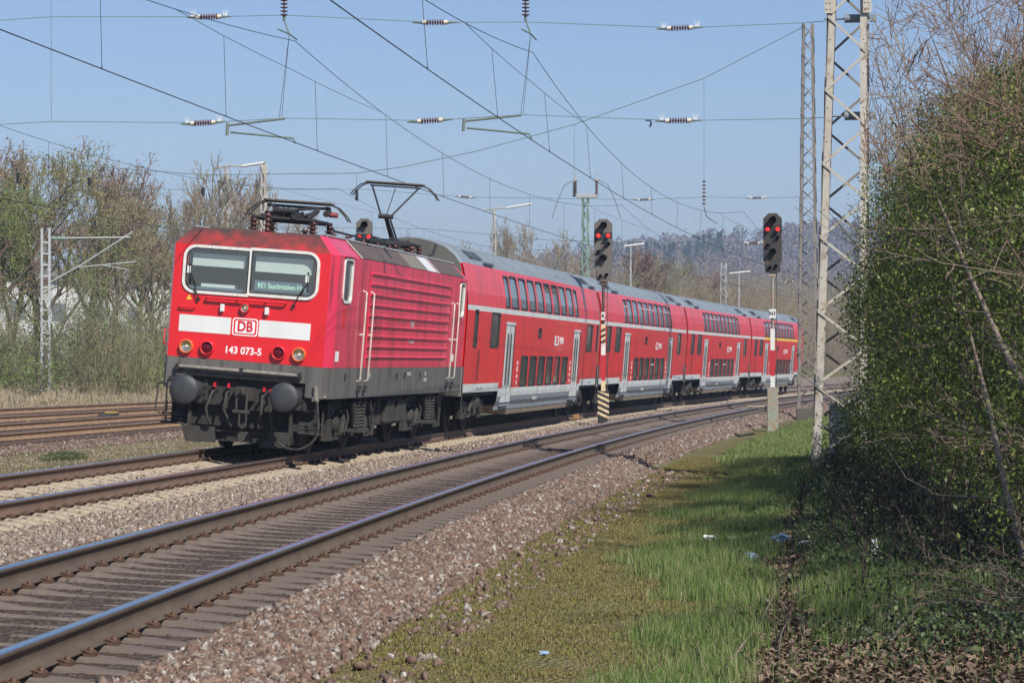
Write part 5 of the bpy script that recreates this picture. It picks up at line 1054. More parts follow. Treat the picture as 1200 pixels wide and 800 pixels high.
    # bogies
    for xb in (-3.4, -23.4):
        g = MB()
        for s in (-1, 1):
            g.prism([(xb-1.75, .62), (xb-1.6, .78), (xb-.7, .74), (xb-.4, .56), (xb+.4, .56), (xb+.7, .74), (xb+1.6, .78), (xb+1.75, .62), (xb+1.2, .5), (xb+.5, .40), (xb-.5, .40), (xb-1.2, .5)], s*1.08-.07, s*1.08+.07, 'y')
            for xa in (xb-1.25, xb+1.25):
                g.box(xa-.2, xa+.2, s*1.05-.1, s*1.05+.1, .32, .6, ch=.02)
                for sx in (-.3, .3):
                    for k in range(5): g.lathe([(0, .07), (.012, .09), (.03, .09), (.045, .07)], (xa+sx, s*1.1, .36+k*.062), 'z', 10)
            g.lathe([(0, .25), (.08, .28), (.2, .28), (.28, .22)], (xb, s*1.05, .6), 'z', 16); g.tube([(xb+.3, s*1.2, .85), (xb+.9, s*1.22, .5)], .05, 8); g.tube([(xb-.5, s*1.2, .9), (xb-.8, s*1.22, .45)], .05, 8)
        g.box(xb-1.5, xb+1.5, -.9, .9, .4, .75); g.build('bogie', M_under, root)
        for s in (-1, 1):
            for xa in (xb-1.25, xb+1.25): wh = MB(); wh.lathe([(-.06, .40), (-.05, .46), (.05, .465), (.06, .49), (.065, .36), (.03, .33), (.03, .12), (.1, .1), (.1, .001)], (xa, s*.72, .46), 'y', 24); wh.build('wheel', M_under2, root)
    # end gear: buffers, gangway
    for xe, d_ in ((X0, 1), (X1, -1)):
        g = MB()
        for y in (-.875, .875): g.lathe([(0, .14), (d_*.2, .13), (d_*.21, .20), (d_*.30, .22), (d_*.305, .001)], (xe, y, 1.05), 'x', 16)
        g.box(min(xe, xe+d_*.32), max(xe, xe+d_*.32), -.62, .62, 1.15, 3.2) if not (last and d_ < 0) and not (i == 0 and d_ > 0) else None
        g.tube([(xe, -.4, .9), (xe+d_*.25, -.4, .6), (xe+d_*.3, -.2, .5)], .03, 6); g.tube([(xe, .4, .9), (xe+d_*.25, .42, .6), (xe+d_*.3, .5, .45)], .03, 6); g.build('end_coupling', M_under2, root)
        g = MB()
        g.tube([(xe+.02*d_, 1.36, 1.6), (xe+.06*d_, 1.40, 1.6), (xe+.06*d_, 1.40, .5)], .014, 6); g.build('end_grab_rail', M_black, root)
    return root
def chain(i):
    s = 15.42+.6+26.8*i; n_ = 200; ss = np.linspace(0, s, n_); h = -.00448+6.577e-4*ss; return (-float(np.trapz(np.cos(h), ss)), float(np.trapz(np.sin(h), ss)))
coach(0, 'first red double-deck coach, coupled directly behind the locomotive'); coach(1, 'second red double-deck coach, behind the striped signal post'); coach(2, 'third red double-deck coach from the locomotive, left of the N1 signal'); coach(3, 'last red double-deck coach with a yellow stripe under its upper windows', last=True)
# ================================================================ SIGNALS
M_sgrey = mat('signal_board_grey', (.115, .108, .095), .8, dirt=(.20, .08, .04), dirt_amt=.25, scale=2.2); M_sdark = mat('signal_board_black', (.035, .032, .028), .8, dirt=(.12, .065, .04), dirt_amt=.25, scale=2.2)
M_lit = emis('signal_red_lit', (1, .02, .02), 3.0); M_stripe_y = mat('hazard_cream', (.62, .50, .30), .7, dirt=(.3, .15, .08), scale=5); M_postd = mat('post_dark', (.05, .045, .04), .7, col2=(.10, .07, .05), scale=6)
M_postg = mat('post_green', (.22, .30, .25), .7, col2=(.30, .22, .15), scale=6, amt=.3, dirt=(.25, .12, .06))
M_signred = mat('sign_red', (.42, .02, .03), .5); M_signw = mat('sign_white', (.62, .62, .58), .5); M_lensoff = mat('lens_dark', (.01, .01, .012), .15)
def signal(label, P, top, hh, hw, board, post, posttop, bands, base, lit_z, striped, sign, yaw, base_m, lights=True, r_lamp=.062):
    root = empty('light_signal', P, (0, 0, yaw)); tag(root, label, 'railway signal', 'light signals along the line')
    z1_ = top; z0_ = top-hh
    b = MB(); c_ = hw*.28; sh = hh*.16
    b.prism([(-hw/2, z1_-c_), (-hw/2+c_, z1_), (hw/2-c_, z1_), (hw/2, z1_-c_), (hw/2, z0_+sh*1.25), (hw/2-.05, z0_+sh), (hw/2-.05, z0_), (-hw/2+.08, z0_), (-hw/2+.08, z0_+sh), (-hw/2, z0_+sh*1.25)], -.03, .0, 'x')
    b.box(-.16, -.03, -hw/2+.06, hw/2-.06, z0_+.05, z1_-.12); hd = b.build('signal_head', board, root)
    def hood(y, z, r, on=False, big=True):
        g = MB(); n_ = 16; L0 = .30 if big else .16
        V = [(0, y+r*math.cos(a_), z+r*math.sin(a_)) for a_ in [R(-20+220*k/n_) for k in range(n_+1)]]; V2 = [(L0*(1-.25*abs(k/n_-.5)*2), p[1], p[2]-.01) for k, p in enumerate(V)]
        g.add(V+V2, [(k, k+1, n_+2+k, n_+1+k) for k in range(n_)]); g.add([(p[0], y+(p[1]-y)*.93, z+(p[2]-z)*.93) for p in V+V2], [(k, k+1, n_+2+k, n_+1+k) for k in range(n_)]); h_ = g.build('lamp_hood', M_sdark, root)
        g = MB(); g.lathe([(.002, r*.95), (.02, r*.85), (.03, .001)], (0, y, z), 'x', 20, cap=False); g.build('lamp_lens', M_lit if on else M_lensoff, h_)
    hood(.0, z1_-.20, .105); hood(-hw*.27, lit_z, r_lamp, lights); hood(hw*.27, lit_z, r_lamp, lights)
    hood(hw*.27, lit_z-.25, .055, big=False); hood(-hw*.27, lit_z-.48, .055, big=False); hood(0, lit_z-.68, .10); hood(-.08, z0_+.16, .055, big=False); hood(.10, z0_+.20, .055, big=False)
    for poly in ([(-hw*.48, z1_-.33), (-hw*.48, z1_-.42), (-.02, z1_-.08), (.10, z1_-.08), (.12, z1_-.25)], [(-hw*.49, lit_z+.09), (hw*.49, lit_z+.09), (hw*.49, lit_z-.08), (.05, lit_z-.10), (-.12, lit_z-.17), (-hw*.49, lit_z-.15)], [(-hw*.46, lit_z-.86), (-hw*.46, lit_z-.74), (-.04, lit_z-.54), (.12, lit_z-.60), (.12, lit_z-.72)]):
        if hh < 1.2 and poly[0][1] < lit_z-.5: continue
        g = MB(); g.prism(poly, .001, .008, 'x'); g.build('dark_panel', M_blk, root)
    if hh > 1.2:
        for zz in (lit_z-.25, ):
            g = MB(); g.prism([(-hw*.42, lit_z-.58), (-hw*.2, lit_z-.60), (hw*.42, lit_z-.24), (hw*.25, lit_z-.14)], .001, .012, 'x'); g.build('dark_panel', M_blk, root)
    p = MB(); p.lathe([(0, .045), (z0_, .045)], (-.09, 0, 0), 'z', 14); p.box(-.14, -.03, -.10, .10, z0_-.12, z0_); po = p.build('post', post, root)
    for (za, zb, m, stripe) in bands:
        g = MB(); g.box(-.04, -.025, -.065, .065, za, zb); bb = g.build('post_board', m, root)
        if stripe:
            g = MB(); k = za+.0
            while k < zb-.10: g.prism([(-.064, k), (.064, k+.07), (.064, min(k+.15, zb)), (-.064, k+.08)], -.025, -.022, 'x'); k += .17
            g.build('stripe', M_black, bb)
    bx = MB(); (bw, bh) = base; bx.box(-.24, .0, -bw/2, bw/2, -.4, bh, 0, ch=.012); bb = bx.build('base_box', base_m, root)
    if striped:
        g = MB(); k = .0
        while k < bh-.1: g.prism([(-bw/2, k+.16), (bw/2, k), (bw/2, min(k+.08, bh)), (-bw/2, min(k+.24, bh))], .0, .004, 'x'); k += .17
        g.build('stripe', M_stripe_y, bb)
    if sign:
        s_, zs_, ww, hh2 = sign; g = MB(); g.box(-.02, -.005, -ww/2, ww/2, zs_-hh2/2, zs_+hh2/2); sg = g.build('sign_plate', M_signw, root)
        text_mesh('sign_text', s_, hh2*.62, M_black, sg, (-.003, 0, zs_), (R(90), 0, R(90)), bold=.006)
    # little ladder rungs behind
    g = MB(); g.tube([(-.2, .12, .3), (-.2, .12, z0_+.6)], .012, 5)
    for k in range(int(z0_/.3)): g.tube([(-.2, .12, .4+k*.3), (-.1, 0, .4+k*.3)], .010, 5)
    g.build('ladder', M_postd, root)
    return root
px1 = 88./F_PX
P1 = atX(707, 491, -38.); zb1 = P1.z; f1 = lambda v: (491-v)*87.6/F_PX
signal('signal with a hazard striped post and two red lamps, between the two nearest tracks', (P1.x, P1.y, P1.z), f1(257), f1(257)-f1(330), .55, M_sgrey, M_postd, 0, [(f1(403), f1(380), M_stripe_y, True), (f1(416), f1(403), M_signw, False), (f1(446), f1(416), M_signred, False), (f1(459), f1(446), M_stripe_y, False)], (.34, f1(458)), f1(276.5), True, ('K', f1(370.5), .12, .24), R(5), M_black)
P2 = atX(905.5, 495, -38.5); f2 = lambda v: (495-v)*88./F_PX
signal('signal on a green post with an N1 plate and two red lamps, on the verge', (P2.x, P2.y, P2.z), f2(252), f2(252)-f2(321), .56, M_sdark, M_postg, 0, [(f2(411), f2(386), M_signw, False), (f2(441), f2(411), M_signred, False), (f2(454), f2(441), M_signw, False)], (.33, f2(455)), f2(270.5), False, ('N1', f2(368.5), .21, .27), R(4), M_postg)
P3 = atX(427, 300, -42.); P3.z = -.3
signal('dark signal far behind, just above the locomotive roof between the pantographs', tuple(P3), 1.57+.3+(425-253)*91/F_PX, 1.15, .53, M_sgrey, M_postd, 0, [], (.3, .8), 1.57+.3+(425-275)*91/F_PX, False, None, R(8), M_postg, lights=True, r_lamp=.07)
# ================================================================ LATTICE MASTS
M_mast = mat('mast_cream_grey', (.50, .47, .41), .75, col2=(.38, .34, .28), scale=3, dirt=(.30, .18, .11), dirt_amt=.15); M_mastd = mat('mast_dark_steel', (.15, .14, .125), .8, col2=(.24, .22, .19), scale=3); M_mastw = mat('mast_galvanised', (.42, .44, .44), .6, .2, col2=(.38, .39, .38), scale=6)
M_mastsh = M_mast
def lattice(label, P, H, wb, wt, db, dt, nb, m, m2, name='lattice_mast', leg=.05, group='lattice masts of the overhead line', yaw=0., foot=None, xoff=0., brace=.018, rightvert=False):
    root = empty(name, P, (0, 0, yaw)); tag(root, label, 'mast', group)
    def c(sx, sy, t):
        wd = wb+(wt-wb)*t; dp = db+(dt-db)*t; off = (wb-wd)/2 if rightvert else 0
        return Vector((sx*dp/2, sy*wd/2+off, t*H))
    for sx in (-1, 1):
        for sy in (-1, 1):
            g = MB(); a_, b_ = c(sx, sy, 0), c(sx, sy, 1); L_ = leg
            # angle section: two flanges
            for (fx, fy) in ((L_*.12, L_), (L_, L_*.12)):
                V = [];
                for q_ in (a_, b_):
                    for dx, dy in ((0, 0), (-sx*fx, 0), (-sx*fx, -sy*fy), (0, -sy*fy)): V.append(q_+Vector((dx, dy, 0)))
                g.add(V, [(0, 1, 5, 4), (1, 2, 6, 5), (2, 3, 7, 6), (3, 0, 4, 7), (0, 3, 2, 1), (4, 5, 6, 7)])
            for k in range(int(H/.6)): g.lathe([(0, .014), (.012, .012)], c(sx, sy, k*.6/H)+Vector((0, -sy*leg*.5, .2)), 'x', 6)
            g.build('leg', m, root)
    for sx in (-1, 1):
        g = MB()
        for k in range(nb):
            t0, t1 = k/nb, (k+1)/nb; s0 = -1 if (k+(sx > 0)) % 2 else 1; g.tube([c(sx, s0, t0)+Vector((sx*.004, 0, 0)), c(sx, -s0, t1)+Vector((sx*.004, 0, 0))], brace, 4, smooth=False)
        g.build('bracing', m if sx > 0 else m2, root)
    for sy in (-1, 1):
        g = MB()
        for k in range(nb):
            t0, t1 = k/nb, (k+1)/nb; s0 = -1 if (k+(sy > 0)) % 2 else 1; g.tube([c(s0, sy, t0)+Vector((0, sy*.004, 0)), c(-s0, sy, t1)+Vector((0, sy*.004, 0))], brace, 4, smooth=False)
        g.build('bracing', m2, root)
    if foot:
        g = MB(); g.box(-db/2-.04, db/2+.04, -wb/2-.04, wb/2+.04, -.6, foot, ch=.03); g.build('foundation', M_conf, root)
    return root
M_conf = mat('foundation_concrete', (.09, .08, .065), .9, col2=(.1, .09, .07), scale=4)
pm = atX(953, 535, -2.5); pm2 = atX(1017, 535, -2.5); wbn = pm2.y-pm.y+.0
near_mast = lattice('cream painted lattice mast in front of the hedge, the nearest and widest mast', (-2.5, (pm.y+pm2.y)/2, -.12), 13.0, wbn, .50, .8, .4, 20, M_mast, M_mastd, leg=.125, foot=.02, rightvert=True, brace=.03)
lattice('dark slender lattice mast standing behind the cream one, beside the coaches', (-57, 8.2, -.25), 14.2, .78, .40, .62, .36, 26, M_mastd, M_mastd, leg=.10, foot=.18, brace=.028)
# bolted splice plates on near mast
for zc_ in (8.15,):
    for sy in (-1, 1):
        g = MB(); y = sy*(wbn+(.5-wbn)*(zc_/13))/2+(wbn-(wbn+(.5-wbn)*(zc_/13)))/2; g.box(.30, .335, y-.075, y+.075, zc_-.3, zc_+.35)
        for k in range(5):
            for q_ in (-.03, .03): g.lathe([(0, .016), (.015, .014)], (.335, y+q_, zc_-.22+k*.11), 'x', 6)
        g.build('splice_plate', M_mast, near_mast)
# left mast with cantilever
ml = empty('catenary_mast', (-63, -22.3, .2), (0, 0, R(12))); tag(ml, 'pale ladder-like mast with a cantilever arm beyond the sidings at the left', 'mast')
for sy in (-1, 1): g = MB(); g.box(-.08, .08, sy*.15-.045, sy*.15+.045, -.2, 6.75); g.build('leg', M_mastw, ml)
g = MB()
for k in range(14): g.box(-.07, .07, -.11, .11, .3+k*.45, .37+k*.45)
g.build('batten', M_mastw, ml)
g = MB(); g.box(-.25, .25, -.35, .35, -.35, .05); g.build('foundation', M_conf, ml)
g = MB(); g.tube([(0, .2, 6.35), (0, 3.35, 6.40)], .033, 8); g.tube([(0, .2, 4.6), (0, 1.5, 5.35), (0, 3.45, 6.62)], .032, 8); g.tube([(0, 1.3, 5.2), (0, 3.6, 5.42)], .024, 8); g.tube([(0, 2.3, 5.27), (0, 3.3, 5.1)], .018, 6); g.build('cantilever_arm', M_mastw, ml)
g = MB(); g.lathe([(0, .05), (.1, .09), (.2, .05), (.3, .09), (.4, .05), (.5, .08), (.55, .05)], (0, .22, 6.35), 'y', 10); g.build('insulator', M_green, ml)
# background masts
def bg_mast(label, u, vt, X, w_, m, nb=16, leg=.06, dp=None):
    p = atX(u, vt, X); z0 = float(gz(X, p.y)); return lattice(label, (X, p.y, z0-.3), p.z-z0+.3, w_*1.5, w_, w_*1.2, w_, nb, m, m, leg=leg*1.8, group='distant masts behind the train', brace=.05)
bg_mast('distant cream double mast left of the folded pantograph', 309, 193, -110, .28, M_mast)
bg_mast('distant green lattice mast carrying grey switch gear, left of the striped signal', 686, 232, -150, .40, M_green)
bg_mast('distant galvanised lattice mast above the coach roofs', 848, 308, -260, .6, M_mastw)
bg_mast('small distant galvanised mast head just above the coach roofs', 828, 350, -300, .6, M_mastw)
g0 = atX(687, 232, -150); sw = empty('mast_switch_gear', g0); tag(sw, 'grey switch gear with two insulator stacks on top of the green mast', 'switch gear')
g = MB(); g.box(-.3, .3, -.65, .75, .0, .2); g.box(-.2, .2, -.9, .9, .2, .27); g.build('platform', M_mastw, sw)
for y in (-.75, .72):
    for dx in (-.2, .2): g = MB(); insulator(g, dx, y, .27, .9, .10, 5); g.build('insulator', M_ins, sw)
    g = MB(); g.box(-.3, .3, y-.18, y+.18, 1.17, 1.3); g.tube([(0, y, 1.3), (0, y-.05, 1.7)], .03, 5); g.tube([(0, y, 1.5), (0, y+.12, 1.8)], .02, 5); g.build('cap', M_mastw, sw)
for s in (-1, 1): g = MB(); g.tube([(0, s*.9, 1.2), (0, s*1.5, .9), (0, s*2.0, -.2), (0, s*2.4, -1.4)], .02, 5); g.build('loop_cable', M_black, sw)
# lamps
def lamp_mast(label, u, vt, X, arms, m=M_mast, w_=.3):
    p = atX(u, vt, X); z0 = float(gz(X, p.y)); r_ = lattice(label, (X, p.y, z0-.2), p.z-z0+.1, w_*1.8, w_*.8, w_*1.4, w_*.7, 12, m, m, name='lamp_mast', leg=.06, group='lighting masts among the trees', brace=.02); H = p.z-z0+.1
    for (dy0, dy1, dz0, dz1) in arms:
        g = MB(); g.tube([(0, 0, H), (0, dy0, H+dz0)], .05, 6); g.build('arm', m, r_)
        g = MB(); g.tube([(0, dy0, H+dz0), (0, dy1, H+dz1)], .09, 8); g.build('lamp_tube', M_signw, r_)
lamp_mast('cream lighting mast with a long tube lamp above the left trees', 265, 192, -120, [(1.0, 2.4, -.05, .15), (-.8, -.82, -.22, -.22)])
lamp_mast('rusty lighting mast with a long tube lamp above the first coach', 579, 243, -170, [(1.0, 2.9, .05, .35), (-.8, -.82, -.1, -.1)])
lamp_mast('slim lighting mast with a tube lamp right of the striped signal', 739, 287, -180, [(-.5, 1.1, -.0, .18)], M_mastw, .12)
lamp_mast('slim lighting mast with a tube lamp left of the N1 signal', 866, 318, -230, [(-.9, 1.1, -.1, .1)], M_mastw, .12)
# ================================================================ OVERHEAD WIRES
M_wire = mat('wire_dark', (.035, .03, .03), .5, .5); M_wireg = mat('wire_verdigris', (.13, .20, .165), .7, .2); M_insg = mat('insulator_fitting_green', (.15, .19, .16), .6); M_insw = mat('insulator_cap_cream', (.6, .56, .46), .5); M_spike = mat('bird_spike_white', (.8, .8, .8), .4)
def catenary(label, group, path, off, sups, zc_, zm, name='overhead_line', dstep=8.2, rc=.0085, stag=.0, pan=True, end=(70, -190)):
    root = empty(name, (sups[0], float(path(sups[0]))+off, 0)); tag(root, label, 'overhead line', group); o = root.location
    def cp(x): return Vector((x, float(path(x))+off+stag*math.cos(math.pi*(x+2.5)/55), zc_))-o
    xs_ = np.arange(end[0], end[1], -2.)
    g = MB(); g.tube([cp(x) for x in xs_], rc, 6); g.build('contact_wire', M_wire, root)
    def mz(x):
        t = ((x+2.5)/55.) % 1.; return zm-1.0*4*t*(1-t)*.95
    def mp(x): q_ = cp(x); return Vector((q_.x, q_.y-stag*math.cos(math.pi*(x+2.5)/55)*.8, mz(x)))
    xm = sorted(set(list(np.arange(end[0], end[1], -1.6))+[s for s in (52.5, -2.5, -57.5, -112.5, -167.5)]), reverse=True)
    g = MB(); g.tube([mp(x) for x in xm], .0065, 5); g.build('messenger_wire', M_wire, root)
    for s in (52.5, -2.5, -57.5, -112.5):
        g = MB(); ys = [s+k for k in (9, 6, 3, 0, -3, -6, -9)]; g.tube([mp(x)-Vector((0, 0, (1-abs(x-s)/9)*.55)) for x in ys], .005, 4); g.build('stitch_wire', M_wire, root)
    d = MB(); x = 49.
    while x > end[1]+3:
        s = min((52.5, -2.5, -57.5, -112.5, -167.5), key=lambda q_: abs(q_-x)); top = mp(x)-Vector((0, 0, (1-abs(x-s)/9)*.55 if abs(x-s) < 9 else 0)); bot = cp(x); dv = MB(); dv.tube([top, bot+Vector((0, 0, .05)), bot], [.0045, .0045, .012], 5); dv.build('dropper', M_wire, root); x -= dstep*.93
    return root
oh1 = catenary('overhead contact line above the track of the train, touching the raised pantograph', 'overhead lines', yc, .48, [-2.5], 5.56, 7.42, stag=.05)
oh2 = catenary('overhead contact line above the nearest track, passing right of the train', 'overhead lines', y2, .10, [-2.5], 5.50, 7.15, stag=.12)
catenary('overhead contact line above the sidings at the far left', 'overhead lines', lambda x: yc(x)-10.2, 0., [-2.5], 5.55, 8.1, dstep=11)
def str_ins(root, c, axis_pts, n=7, L_=.46, spikes=True, r=.045):
    # long rod insulator between two points direction
    d = (axis_pts[1]-axis_pts[0]).normalized(); g = MB(); a = c-d*L_/2
    g.tube([c-d*.42, c-d*.24], [.012, .028], 6); g.tube([c+d*.24, c+d*.42], [.028, .012], 6); g.build('insulator_fitting', M_insg, root)
    g = MB(); 
    for k in range(n): q_ = a+d*(L_*.14+(k+.5)*L_*.72/n); g.tube([q_-d*.016, q_-d*.004, q_+d*.004, q_+d*.016], [.022, r*1.25, r*1.25, .022], 12)
    g.build('insulator', M_ins, root); g = MB(); g.tube([a-d*.0, a+d*.07], .042, 12); g.tube([a+d*(L_-.07), a+d*L_], .042, 12); g.build('insulator_cap', M_insw, root)
    if spikes:
        g = MB()
        for s in (-1, 1):
            q_ = c+d*s*.30
            for t in (-.02, .02, 0): g.tube([q_+d*t, q_+d*(t*2.5)+Vector((0, 0, .13))], [.014, .003], 4)
        g.build('bird_spike', M_spike, root)
def span(label, pts, group, ins, r=.006, m=M_wireg, weight=None, n=7, sc=1.):
    root = empty('cross_span_wire', pts[0]); tag(root, label, 'span wire', group); o = Vector(pts[0]); P = [Vector(p)-o for p in pts]
    g = MB(); g.tube(P, r, 5); g.build('wire', m, root)
    for (c, sp) in ins:
        c = Vector(c)-o; j = min(range(len(P)-1), key=lambda q_: abs((P[q_].y+P[q_+1].y)/2-c.y)); t = (c.y-P[j].y)/(P[j+1].y-P[j].y); cc = P[j]+(P[j+1]-P[j])*t; str_ins(root, cc, (P[j], P[j+1]), spikes=sp)
    if weight:
        g = MB(); wv = Vector(weight)-o; g.tube([wv-Vector((0, .14, 0)), wv+Vector((0, .14, 0))], .075, 14); g.tube([wv-Vector((0, .5, 0)), wv+Vector((0, .42, 0))], .014, 6); g.box(wv.x-.05, wv.x+.05, wv.y+.30, wv.y+.42, wv.z-.06, wv.z+.06); g.build('tension_spring', M_mgrey, root)
    return root
X = -2.5
A = lambda u, v, X=X: tuple(atX(u, v, X))
span('upper cross span wire with five insulators, tied to the cream lattice mast', [A(-330, 40), A(0, 24), A(60, 20), A(245, 20), A(332, 18), A(510, 26.5), A(616, 26), A(797, 33), A(943, 27), A(1000, 22), A(1020, 20)], 'cross span wires', [(A(245, 20), True), (A(510, 26), False), (A(797, 32), True)], weight=A(999, 22))
lower = span('lower cross span wire holding the registration arms, tied to the cream lattice mast', [A(-330, 152), A(0, 146), A(60, 142.5), A(240, 144), A(333, 138.5), A(504, 141.5), A(612, 134.5), A(795, 141.5), A(943, 139), A(1000, 136), A(1020, 135)], 'cross span wires', [(A(238, 143), True), (A(504, 141), False), (A(795, 141), True)], weight=A(999, 136))
# suspension strings and registration arms at the near support
for (u0, v0, u1, v1, off, lab, ph, us, vs_) in ((268, 146, 334, 138, .0, 'registration arm above the locomotive track', oh1, (333, 332), (-14, 36)), (545, 141, 611, 134, 0, 'registration arm above the nearest track', oh2, (616, 615), (-14, 40))):
    r_ = empty('registration_arm', A(u0, v0)); tag(r_, lab, 'registration arm', 'registration arms'); o = Vector(r_.location)
    g = MB(); g.tube([Vector(A(u0, v0+1))-o, Vector(A(u1, v1+1))-o], .022, 8); g.tube([Vector(A(u0-1, v0-2))-o, Vector(A(u0-2, v0+13))-o], .03, 8); g.build('drop_bracket', M_insg, r_)
    g = MB(); g.tube([Vector(A(u0+2, v0+9))-o, Vector(A(u1+10, v0+16))-o, Vector(A(u1+12, v0+22))-o], .020, 8); g.build('steady_arm', M_wireg, r_)
    r_ = empty('suspension_insulator', A(us[0], 0)); tag(r_, 'hanging insulator string at the top edge above the '+('locomotive' if us[0] < 500 else 'nearest track'), 'insulator', 'hanging insulator strings'); o = Vector(r_.location)
    a, b = Vector(A(us[0], -10))-o, Vector(A(us[0], 24))-o; g = MB()
    for k in range(7): q_ = a+(b-a)*(k+.5)/8; g.lathe([(-.018, .02), (-.006, .07), (.006, .07), (.018, .02)], q_, 'z', 12)
    g.build('insulator', M_ins, r_); g = MB(); g.tube([a-(b-a)*.3, b], .012, 6); g.tube([b-(b-a)*.18, b], .03, 8); e = Vector(A(us[0]+6, 40))-o; g.tube([b, e], .014, 6); g.tube([e+Vector((.5, -.1, .03)), e, e-Vector((.5, -.04, .05))], .014, 6); g.build('clamp', M_insg, r_)
    g = MB(); g.tube([e, Vector(A(us[0]-3, v1))-o], .005, 4); g.tube([e, Vector(A(us[0]-6, v1+2))-o], .005, 4); g.build('hanger_wire', M_wire, r_)
# long steel droppers near the left
for (u, va, vb, lab) in ((60, -60, 142, 'thin hanger wire between the cross spans at the far left'),): r_ = empty('hanger_wire', A(u, vb)); tag(r_, lab, 'wire'); g = MB(); g.tube([Vector(A(u, va))-Vector(A(u, vb)), (0, 0, 0)], .005, 4); g.build('wire', M_wireg, r_)
# small blue bird-like clip
# far cross span on the dark mast
XF = -57.
span('head span cable sagging from the top of the dark mast to the far left', [A(943, 31, XF), A(825, 92, XF), A(673, 146, XF), A(560, 177, XF), A(470, 196, XF), A(418, 203, XF), A(240, 205, XF), A(105, 195, XF), A(20, 180, XF), A(-120, 150, XF)], 'far cross span wires', [], r=.014)
for (u, va, vb, lab) in ((825, 92, 243, 'hanger with a brown insulator left of the N1 signal'), (673, 146, 232, 'thin hanger above the green mast'), (418, 203, 236, 'short hanger above the raised pantograph'), (238, 205, 230, 'short hanger left of the lighting mast'), (105, 195, 218, 'short hanger with insulator above the left trees'), (21, 182, 216, 'short hanger with insulator at the left edge')):
    o = Vector(A(u, va, XF)); e = Vector(A(u, vb, XF))-o; r_ = empty('hanger', o); tag(r_, lab, 'hanger'); g = MB(); g.tube([(0, 0, 0), e], .008, 4); g.build('wire', M_wireg, r_); g = MB(); s0 = e*.62 if vb-va < 60 else e*.80
    for k in range(7): g.lathe([(-.03, .03), (0, .085), (.03, .03)], s0+(e-s0)*(k/7), 'z', 10)
    g.build('insulator', M_ins if u == 825 else M_black, r_)
    if u == 825: g = MB(); g.tube([e, Vector(A(828, 254, XF))-o, Vector(A(840, 262, XF))-o], .016, 5); g.build('clamp', M_black, r_)
span('far upper cross span wire from the dark mast across the sky above the coaches', [A(943, 231, XF), A(887, 232, XF), A(825, 231, XF), A(755, 234, XF), A(545, 231, XF), A(430, 222, XF), A(100, 222, XF), A(-100, 225, XF)], 'far cross span wires', [(A(887, 232, XF), True), (A(755, 234, XF), False), (A(545, 231, XF), False)], r=.009)
span('far lower cross span wire from the dark mast in front of the far hill', [A(943, 284, XF), A(885, 285, XF), A(700, 283, XF), A(640, 281, XF), A(500, 268, XF), A(60, 262, XF), A(-100, 262, XF)], 'far cross span wires', [(A(883, 285, XF), True)], r=.009)
XG = -112.
span('faint distant cross span wire over the last coach', [A(960, 328, XG), A(860, 334, XG), A(740, 330, XG), A(640, 316, XG), A(560, 300, XG)], 'far cross span wires', [(A(925, 307, XG), False)], r=.012)
# ================================================================ OTHER STRUCTURES
M_wall = mat('warehouse_wall', (.78, .77, .74), .8, col2=(.7, .68, .65), scale=.4); M_wroof = mat('warehouse_roof', (.3, .29, .28), .8); M_wd = mat('warehouse_door', (.18, .22, .26), .6)
def hall(label, x0, x1, w0, depth, h):
    ya, yb = float(yc(x0)+w0), float(yc(x1)+w0); r_ = empty('warehouse', ((x0+x1)/2, (ya+yb)/2, 1.0), (0, 0, math.atan2(yb-ya, x1-x0))); tag(r_, label, 'warehouse', 'white warehouses behind the trees'); L_ = math.hypot(x1-x0, yb-ya)/2
    g = MB(); g.box(-L_, L_, -depth, 0, -1, h); g.build('wall', M_wall, r_); g = MB(); g.box(-L_-.3, L_+.3, -depth-.3, .3, h, h+.35); g.prism([(-depth, h+.35), (0, h+.35), (-depth/2, h+1.3)], -L_, L_, 'x'); g.build('roof', M_wroof, r_)
    for k in range(int(L_*2/9)):
        g = MB(); x = -L_+4+k*9; g.box(x-1.6, x+1.6, .0, .03, (h*.55), h*.75); g.build('window', M_wd, r_)
        if k % 3 == 1: g = MB(); g.box(x+2, x+5, .0, .04, -.9, 2.6); g.build('door', M_wd, r_)
hall('long white warehouse glimpsed through the leftmost trees', -215, -120, -72, 20, 7.6)
hall('low white building glimpsed between the trunks beside the locomotive', -330, -235, -80, 24, 9.0)
cb = A(970, 500, -6.); g = MB(); g.box(-.25, .25, -.22, .22, 0, 1.0, 0, ch=.01); r_ = empty('cabinet', (-7.5, 10.25, -.25)); tag(r_, 'grey steel cabinet behind the foot of the cream mast', 'cabinet'); g.build('housing', M_mastw, r_)
g = MB(); g.box(-.28, .28, -.25, .25, 1.0, 1.04); g.build('lid', M_mgrey, r_); g = MB(); g.box(.25, .256, -.19, .19, .08, .94); g.build('door', M_mastw, r_)
# point machine near the rusty tracks and marker by the coaches
p = (-34, float(yc(-34))-11.9, -.12); r_ = empty('point_machine', p); tag(r_, 'small point machine with a yellow top beside the rusty siding rails', 'point machine'); g = MB(); g.box(-.45, .3, -.18, .18, 0, .22, ch=.02); g.build('housing', M_under, r_); g = MB(); g.box(-.44, -.1, -.17, .17, .222, .24); g.build('cover', M_yel, r_); g = MB(); g.lathe([(-.2, .10), (.2, .10)], (.5, 0, .1), 'y', 10); g.build('motor', M_under, r_)
q_ = atX(656, 489, -41.); r_ = empty('trackside_magnet', (q_.x, float(yc(q_.x))+1.05, -.09)); tag(r_, 'small orange trackside box beside the rail under the first coach end', 'trackside device'); g = MB(); g.box(-.2, .2, -.08, .08, -.1, .05, ch=.02); g.build('housing', mat('dirty_orange', (.45, .22, .05), .7, col2=(.2, .12, .06), scale=9), r_)
